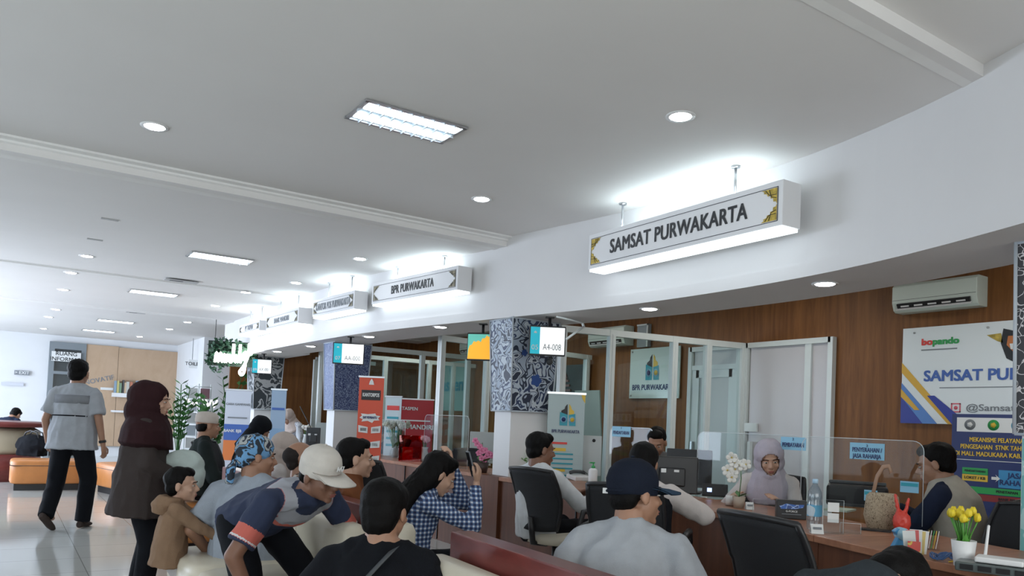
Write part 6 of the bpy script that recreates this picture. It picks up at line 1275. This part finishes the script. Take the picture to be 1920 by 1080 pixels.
# water bottle
mBot = glassm('bottle_plastic', (0.80, 0.88, 0.93), 0.10, 0.05)
p = CT(1526, 992); t = thing('water_bottle', 'clear plastic water bottle with a blue cap on the counter', 'bottle', p)
b = MB(); b.lathe([(0.034, 0), (0.038, 0.01), (0.038, 0.06), (0.035, 0.075), (0.038, 0.09), (0.038, 0.14), (0.034, 0.155), (0.037, 0.17), (0.034, 0.20), (0.02, 0.228), (0.013, 0.238), (0.013, 0.25)], seg=24); b.done('bottle_body', mBot, t)
b = MB(); b.lathe([(0.0388, 0.07), (0.0388, 0.13)], seg=24, caps=False); b.done('label_band', ramp_pattern('bottle_label', 'noise', [(0.0, (0.12, 0.42, 0.65)), (0.5, (0.55, 0.65, 0.72)), (0.6, (0.2, 0.5, 0.7))], 9, 0.4), t); b = MB(); b.lathe([(0.015, 0.245), (0.015, 0.265), (0.012, 0.268)], seg=18); b.done('cap', pm('cap_blue', (0.45, 0.65, 0.82), 0.4), t)
# black box with printed picture
p = CT(1482, 972); t = thing('battery_box', 'black box with a bright blue picture on the counter', 'box', p, FC(p)+0.15); b = MB(); b.box((0, 0, 0.055), (0.17, 0.07, 0.11)); b.done('box', mBlack, t, 0.004)
poly(t, [(-0.07, 0.075), (-0.03, 0.09), (0.02, 0.085), (0.07, 0.088), (0.065, 0.07), (0.02, 0.06), (-0.06, 0.058)], ramp_pattern('box_art', 'noise', [(0.0, (0.05, 0.15, 0.5)), (0.5, (0.4, 0.55, 0.8)), (0.56, (0.05, 0.1, 0.3))], 30, 0.4), -0.036, 'printed_picture'); text('G-FORCE', 0.016, mPaper, t, (0, -0.038, 0.045), bold=0.01); blk2 = MB(); blk2.box((0, -0.0365, 0.028), (0.11, 0.001, 0.004)); blk2.done('fine_print', mGreyInk, t)
# small things
p = CT(1340, 932); t = thing('card_terminal', 'black device with a small lit blue display on the counter', 'device', p, FC(p)); b = MB(); b.box((0, 0, 0.05), (0.19, 0.06, 0.095), rx=-0.2); b.done('body', mBlack, t, 0.006); b = MB(); b.box((-0.04, -0.037, 0.055), (0.035, 0.003, 0.03), rx=-0.2); b.done('display', emis('lcd', (0.5, 0.62, 1.0), 1.2), t)
p = CT(1368, 948); t = thing('paper_roll', 'white paper roll lying beside the beige orchid pot', 'roll', (p.x, p.y, 0.786), FC(p)); b = MB(); b.cyl((-0.028, 0, 0), (0.028, 0, 0), 0.035, seg=24); b.done('roll', mPaper, t); b = MB(); b.cyl((-0.029, 0, 0), (0.030, 0, 0), 0.008, seg=12); b.done('core', mGreyInk, t)
def tent(px, py, w, label, rz=0.2): p = CT(px, py); t = thing('tent_card', label, 'card', p, FC(p)+rz, 'white folded tent cards'); b = MB(); b.prism([(-w/2, 0), (w/2, 0), (w/2, 0.003), (-w/2, 0.003)], -0.03, 0.03); b.box((0, -0.014, 0.024), (w, 0.002, 0.052), rx=-0.5); b.box((0, 0.014, 0.024), (w, 0.002, 0.052), rx=0.5); b.done('card', mPaper, t); b = MB(); b.box((0, -0.018, 0.028), (w*0.7, 0.002, 0.012), rx=-0.5); b.done('print_line', mGreyInk, t)
tent(1531, 1000, 0.06, 'white tent card in front of the water bottle'); tent(1128, 915, 0.07, 'white tent card beside the green pump bottle'); tent(1405, 955, 0.05, 'small white tent card right of the beige orchid pot'); tent(846, 872, 0.1, 'white notice card at the counter left of the pink orchid')
# acrylic brochure holders
def holder(px, py, w, h, label, paper=False, rz=0.1):
    p = CT(px, py); t = thing('acrylic_holder', label, 'holder', p, FC(p)+rz, 'small clear acrylic holders'); b = MB(); b.box((0, 0.02, h/2), (w, 0.003, h)); b.box((0, -0.025, h*0.22), (w, 0.003, h*0.44)); b.box((0, 0, 0.002), (w, 0.05, 0.003)); b.done('holder', mAcr, t)
    if paper:
        for k in range(2): b = MB(); b.box((0, 0.017, h*0.78-k*0.055), (w*0.55, 0.002, 0.048)); b.done('paper_slip', mPaper, t); 
    b = MB(); b.tube([(-w/2, 0.02, 0), (-w/2, 0.02, h), (w/2, 0.02, h), (w/2, 0.02, 0)], 0.0015, 5); b.done('edge', MATS['acrylic_edge'], t)
holder(1562, 1000, 0.10, 0.17, 'tall clear holder with two white slips beside the water bottle', True); holder(1425, 962, 0.085, 0.085, 'small clear rounded holder left of the black picture box'); holder(1595, 1000, 0.10, 0.05, 'low clear tray right of the tall holder')
t = None
# pump bottle
p = CT(1111, 912); t = thing('pump_bottle', 'white sanitizer bottle with a green pump on the counter', 'bottle', p); b = MB(); b.lathe([(0.036, 0), (0.038, 0.01), (0.038, 0.13), (0.03, 0.145), (0.014, 0.152)], seg=20); b.done('bottle_body', mWhite, t); b = MB(); b.lathe([(0.016, 0.152), (0.016, 0.17), (0.006, 0.172), (0.006, 0.195)]); b.box((-0.015, 0, 0.197), (0.05, 0.016, 0.01)); b.done('pump', pm('pump_green', (0.05, 0.42, 0.12), 0.4), t)
# desk phone
p = CT(1085, 900); t = thing('desk_phone', 'pale desk phone with a black coiled handset cable', 'phone', p, FC(p)+0.6); b = MB(); b.box((0, 0, 0.025), (0.18, 0.16, 0.04), rx=0.12); b.done('base', mWhite, t, 0.008); b = MB(); b.tube([(-0.08, 0.03, 0.065), (-0.04, 0.03, 0.075), (0.04, 0.03, 0.075), (0.08, 0.03, 0.065)], 0.016, 8); b.done('handset', mDGrey, t); b = MB(); b.tube([(0.10+0.012*math.cos(q*0.9), 0.02+0.003*q, 0.05+0.012*math.sin(q*0.9)+0.001*q) for q in range(60)], 0.003, 5); b.done('coiled_cord', mBlack, t)
b = MB(); b.box((0, 0, 0.008), (0.30, 0.13, 0.014)); p = CT(1318, 925); tag(b.done('keyboard', mDGrey, loc=p, rot=(0, 0, FC(p))), 'dark keyboard at the foot of the black monitors', 'keyboard')
b = MB(); b.box((0, 0, 0.004), (0.075, 0.15, 0.008)); p = CT(1642, 995); tag(b.done('smartphone', mBlack, loc=p, rot=(0, 0, 0.5)), 'black smartphone lying on the near counter', 'phone')
# wicker bag and red plastic bag
p = CPX(1652, 0.62); t = thing('wicker_bag', 'beige wicker bag with an arched handle at the back of the counter', 'bag', p, FC(p)); t.scale = (0.82, 0.82, 1.2); b = MB(); b.loft([((0, 0, 0), (0.09, 0, 0), (0, 0.05, 0)), ((0, 0, 0.06), (0.115, 0, 0), (0, 0.06, 0)), ((0, 0, 0.15), (0.10, 0, 0), (0, 0.05, 0)), ((0, 0, 0.165), (0.08, 0, 0), (0, 0.04, 0))], 20)
b.done('basket', ramp_pattern('wicker', 'voronoi', [(0.0, (0.10, 0.07, 0.04)), (0.03, (0.42, 0.34, 0.24))], 55, 0.8, 0.05), t); b = MB(); b.tube([(-0.06, 0, 0.15), (-0.035, 0, 0.24), (0.0, 0, 0.285), (0.035, 0, 0.29), (0.05, 0, 0.26)], 0.012, 8); b.done('handle', pm('tan_leather', (0.35, 0.22, 0.15), 0.5), t)
p = CPX(1690, 0.62); t = thing('plastic_bag', 'red plastic bag beside the wicker bag', 'bag', p, FC(p)); t.scale = (0.75, 0.75, 1.15); b = MB(); b.ell((0, 0, 0.05), (0.06, 0.045, 0.055)); b.cyl((-0.02, 0, 0.09), (-0.045, 0, 0.17), 0.016, 0.010, 8, True); b.cyl((0.02, 0, 0.09), (0.04, 0, 0.155), 0.016, 0.010, 8, True); link(remesh(b, 0.006, 2, 0.5, 0.007, 40, 2), 'bag_body', pm('red_plastic', (0.65, 0.06, 0.04), 0.35), t)
# blue label cards standing behind the screen
p = CT(1684, 990); t = thing('tissue_box', 'light blue box on the counter behind the tape dispenser', 'box', p, FC(p)); b = MB(); b.box((0, 0, 0.025), (0.10, 0.05, 0.05)); b.done('box', mSkyBlue, t, 0.003); b = MB(); b.box((0.01, -0.026, 0.025), (0.06, 0.002, 0.03)); b.done('printed_band', mTeal, t)
# tape dispenser
p = CT(1690, 1032); t = thing('tape_dispenser', 'blue tape dispenser on the near counter', 'dispenser', p, FC(p)+0.4); b = MB(); b.prism([(-0.05, 0), (0.05, 0), (0.055, 0.02), (0.035, 0.05), (0.0, 0.09), (-0.02, 0.10), (-0.04, 0.085), (-0.02, 0.06), (-0.035, 0.03)], -0.02, 0.02); b.done('body', pm('dispenser_blue', (0.05, 0.28, 0.55), 0.4), t, 0.004); b = MB(); b.cyl((0.0, -0.024, 0.075), (0.0, 0.024, 0.075), 0.028, seg=20); b.done('tape_roll', pm('tape', (0.35, 0.6, 0.75), 0.3), t)
# brochure box
p = CT(1722, 1042); t = thing('brochure_holder', 'clear holder packed with red and white leaflets on the near counter', 'holder', p, FC(p)+0.1); b = MB(); b.box((-0.02, 0.0, 0.035), (0.075, 0.04, 0.07)); b.done('holder', mAcr, t)
for k in range(5): b = MB(); b.box((-0.035+0.012*k, 0.0+0.004*k, 0.055+0.003*(k % 3)), (0.05, 0.002, 0.10), rz=0.06*k, ry=0.05*(k-2)); b.done('leaflet', [mPaper, pm('leaflet_red', (0.65, 0.12, 0.12), 0.5), mPaper, pm('leaflet_yellow', (0.7, 0.55, 0.2), 0.5), mPaper][k], t)
b = MB(); b.box((-0.02, -0.023, 0.035), (0.05, 0.002, 0.055)); b.done('front_print', ramp_pattern('leaf_art', 'noise', [(0.0, (0.65, 0.1, 0.08)), (0.5, (0.7, 0.5, 0.1)), (0.6, (0.8, 0.8, 0.8))], 25, 0.5), t)
# coloured cards box
p = CT(1748, 1030); t = thing('card_box', 'small box of upright coloured cards right of the leaflets', 'box', p, FC(p)); b = MB(); b.box((0, 0, 0.02), (0.06, 0.05, 0.04)); b.done('box', mAcr, t)
for k in range(5): b = MB(); b.box((-0.02+0.01*k, 0, 0.045), (0.003, 0.04, 0.08), ry=0.15); b.done('card', [mYellow, mPaper, mGreenInk, mYellow, mPaper][k], t)
# cables, network box, router
p = CT(1768, 1050); b = MB(); pts = []
for k in range(70): a = k*0.42; r = 0.035+0.01*math.sin(k*0.9); pts.append((p.x+math.cos(a)*r*1.5, p.y+math.sin(a)*r, 0.758+0.010*(1+math.sin(k*1.3))))
b.tube(pts, 0.003, 5); tag(b.done('cable_coil', pm('cable_blue', (0.05, 0.12, 0.3), 0.5)), 'tangle of blue network cable left of the tulip pot', 'cable')
b = MB(); b.tube([(p.x-0.05, p.y-0.05, 0.755), (p.x, p.y-0.06, 0.757), (p.x+0.05, p.y-0.03, 0.755), (p.x+0.10, p.y-0.04, 0.755)], 0.003, 5); tag(b.done('yellow_cable', mYellow), 'thin yellow network cable beside the blue coil', 'cable')
p = W(1868, 1058, z=0.79); t = thing('network_switch', 'dark grey network box under the white router at bottom right', 'device', (p.x+0.02, p.y, 0.751), FC(p)-0.1); b = MB(); b.box((-0.005, 0, 0.02), (0.27, 0.12, 0.035)); b.done('housing', pm('clear_grey', (0.10, 0.12, 0.12), 0.3), t, 0.006)
for k in range(4): b = MB(); b.box((-0.1+0.06*k, -0.0615, 0.02), (0.045, 0.002, 0.02)); b.done('port', mBlack, t)
rp = (p.x+0.03, p.y+0.0, 0.751+0.039); t = thing('router', 'white wireless router with an upright antenna at bottom right', 'router', rp, FC(p)-0.1); b = MB(); b.box((0, 0, 0.012), (0.16, 0.10, 0.022)); b.done('housing', mWhite, t, 0.006); b = MB(); b.cyl((-0.055, 0.045, 0.015), (-0.045, 0.045, 0.135), 0.006, 0.005, 8, True); b.done('antenna', mWhite, t)
# red acrylic box and pink flowers on far counter
p = CPX(768, 0.2); t = thing('donation_box', 'translucent red acrylic box on the counter right of the red banner', 'box', p, FC(p)); b = MB()
for s in (-1, 1): b.box((s*0.13, 0, 0.15), (0.004, 0.14, 0.30)); b.box((0, s*0.07, 0.15), (0.26, 0.004, 0.30))
b.done('walls', glassm('red_acrylic', (0.85, 0.18, 0.16), 0.08), t); b = MB(); b.box((-0.03, 0, 0.08), (0.12, 0.08, 0.16)); b.done('inner_block', mRed, t)
bouquet(795, 8.3, 0.05, 'small pink and white flowers right of the red acrylic box', pm('pale_pink_petal', (0.7, 0.35, 0.4), 0.5), 15, 10)
p = CPX(604, 0.2); t = thing('notice_board', 'pale standing notice panel on the far counter', 'sign', p, FC(p)); b = MB(); b.box((0, 0, 0.19), (0.2, 0.01, 0.38)); b.done('panel', pm('pale_notice', (0.45, 0.52, 0.52), 0.4), t); b = MB(); b.box((0, 0.03, 0.01), (0.16, 0.08, 0.02)); b.done('foot', mDGrey, t)
p = CPX(585, 0.4); t = thing('reading_lamp', 'thin dark slanting pole at the far counter', 'pole', (p.x, p.y, 0.751), FC(p)); b = MB(); b.tube([(0.12, 0, 0.0), (-0.22, 0, 0.62)], 0.008, 6); b.done('arm', mBlack, t); b = MB(); b.lathe([(0.06, 0), (0.06, 0.015)], (0.12, 0, 0)); b.done('base', mBlack, t)
# waste paper box beside empty chair
p = W(1385, 1080, d=3.75); t = thing('paper_carton', 'open carton with upright white papers on the floor by the empty chair', 'box', (p.x, p.y, 0.0), 0.3); b = MB(); b.box((0, 0, 0.16), (0.24, 0.2, 0.32)); b.done('carton', mDGrey, t, 0.004); b = MB(); b.box((-0.05, 0, 0.37), (0.03, 0.15, 0.20)); b.done('papers', mPaper, t)
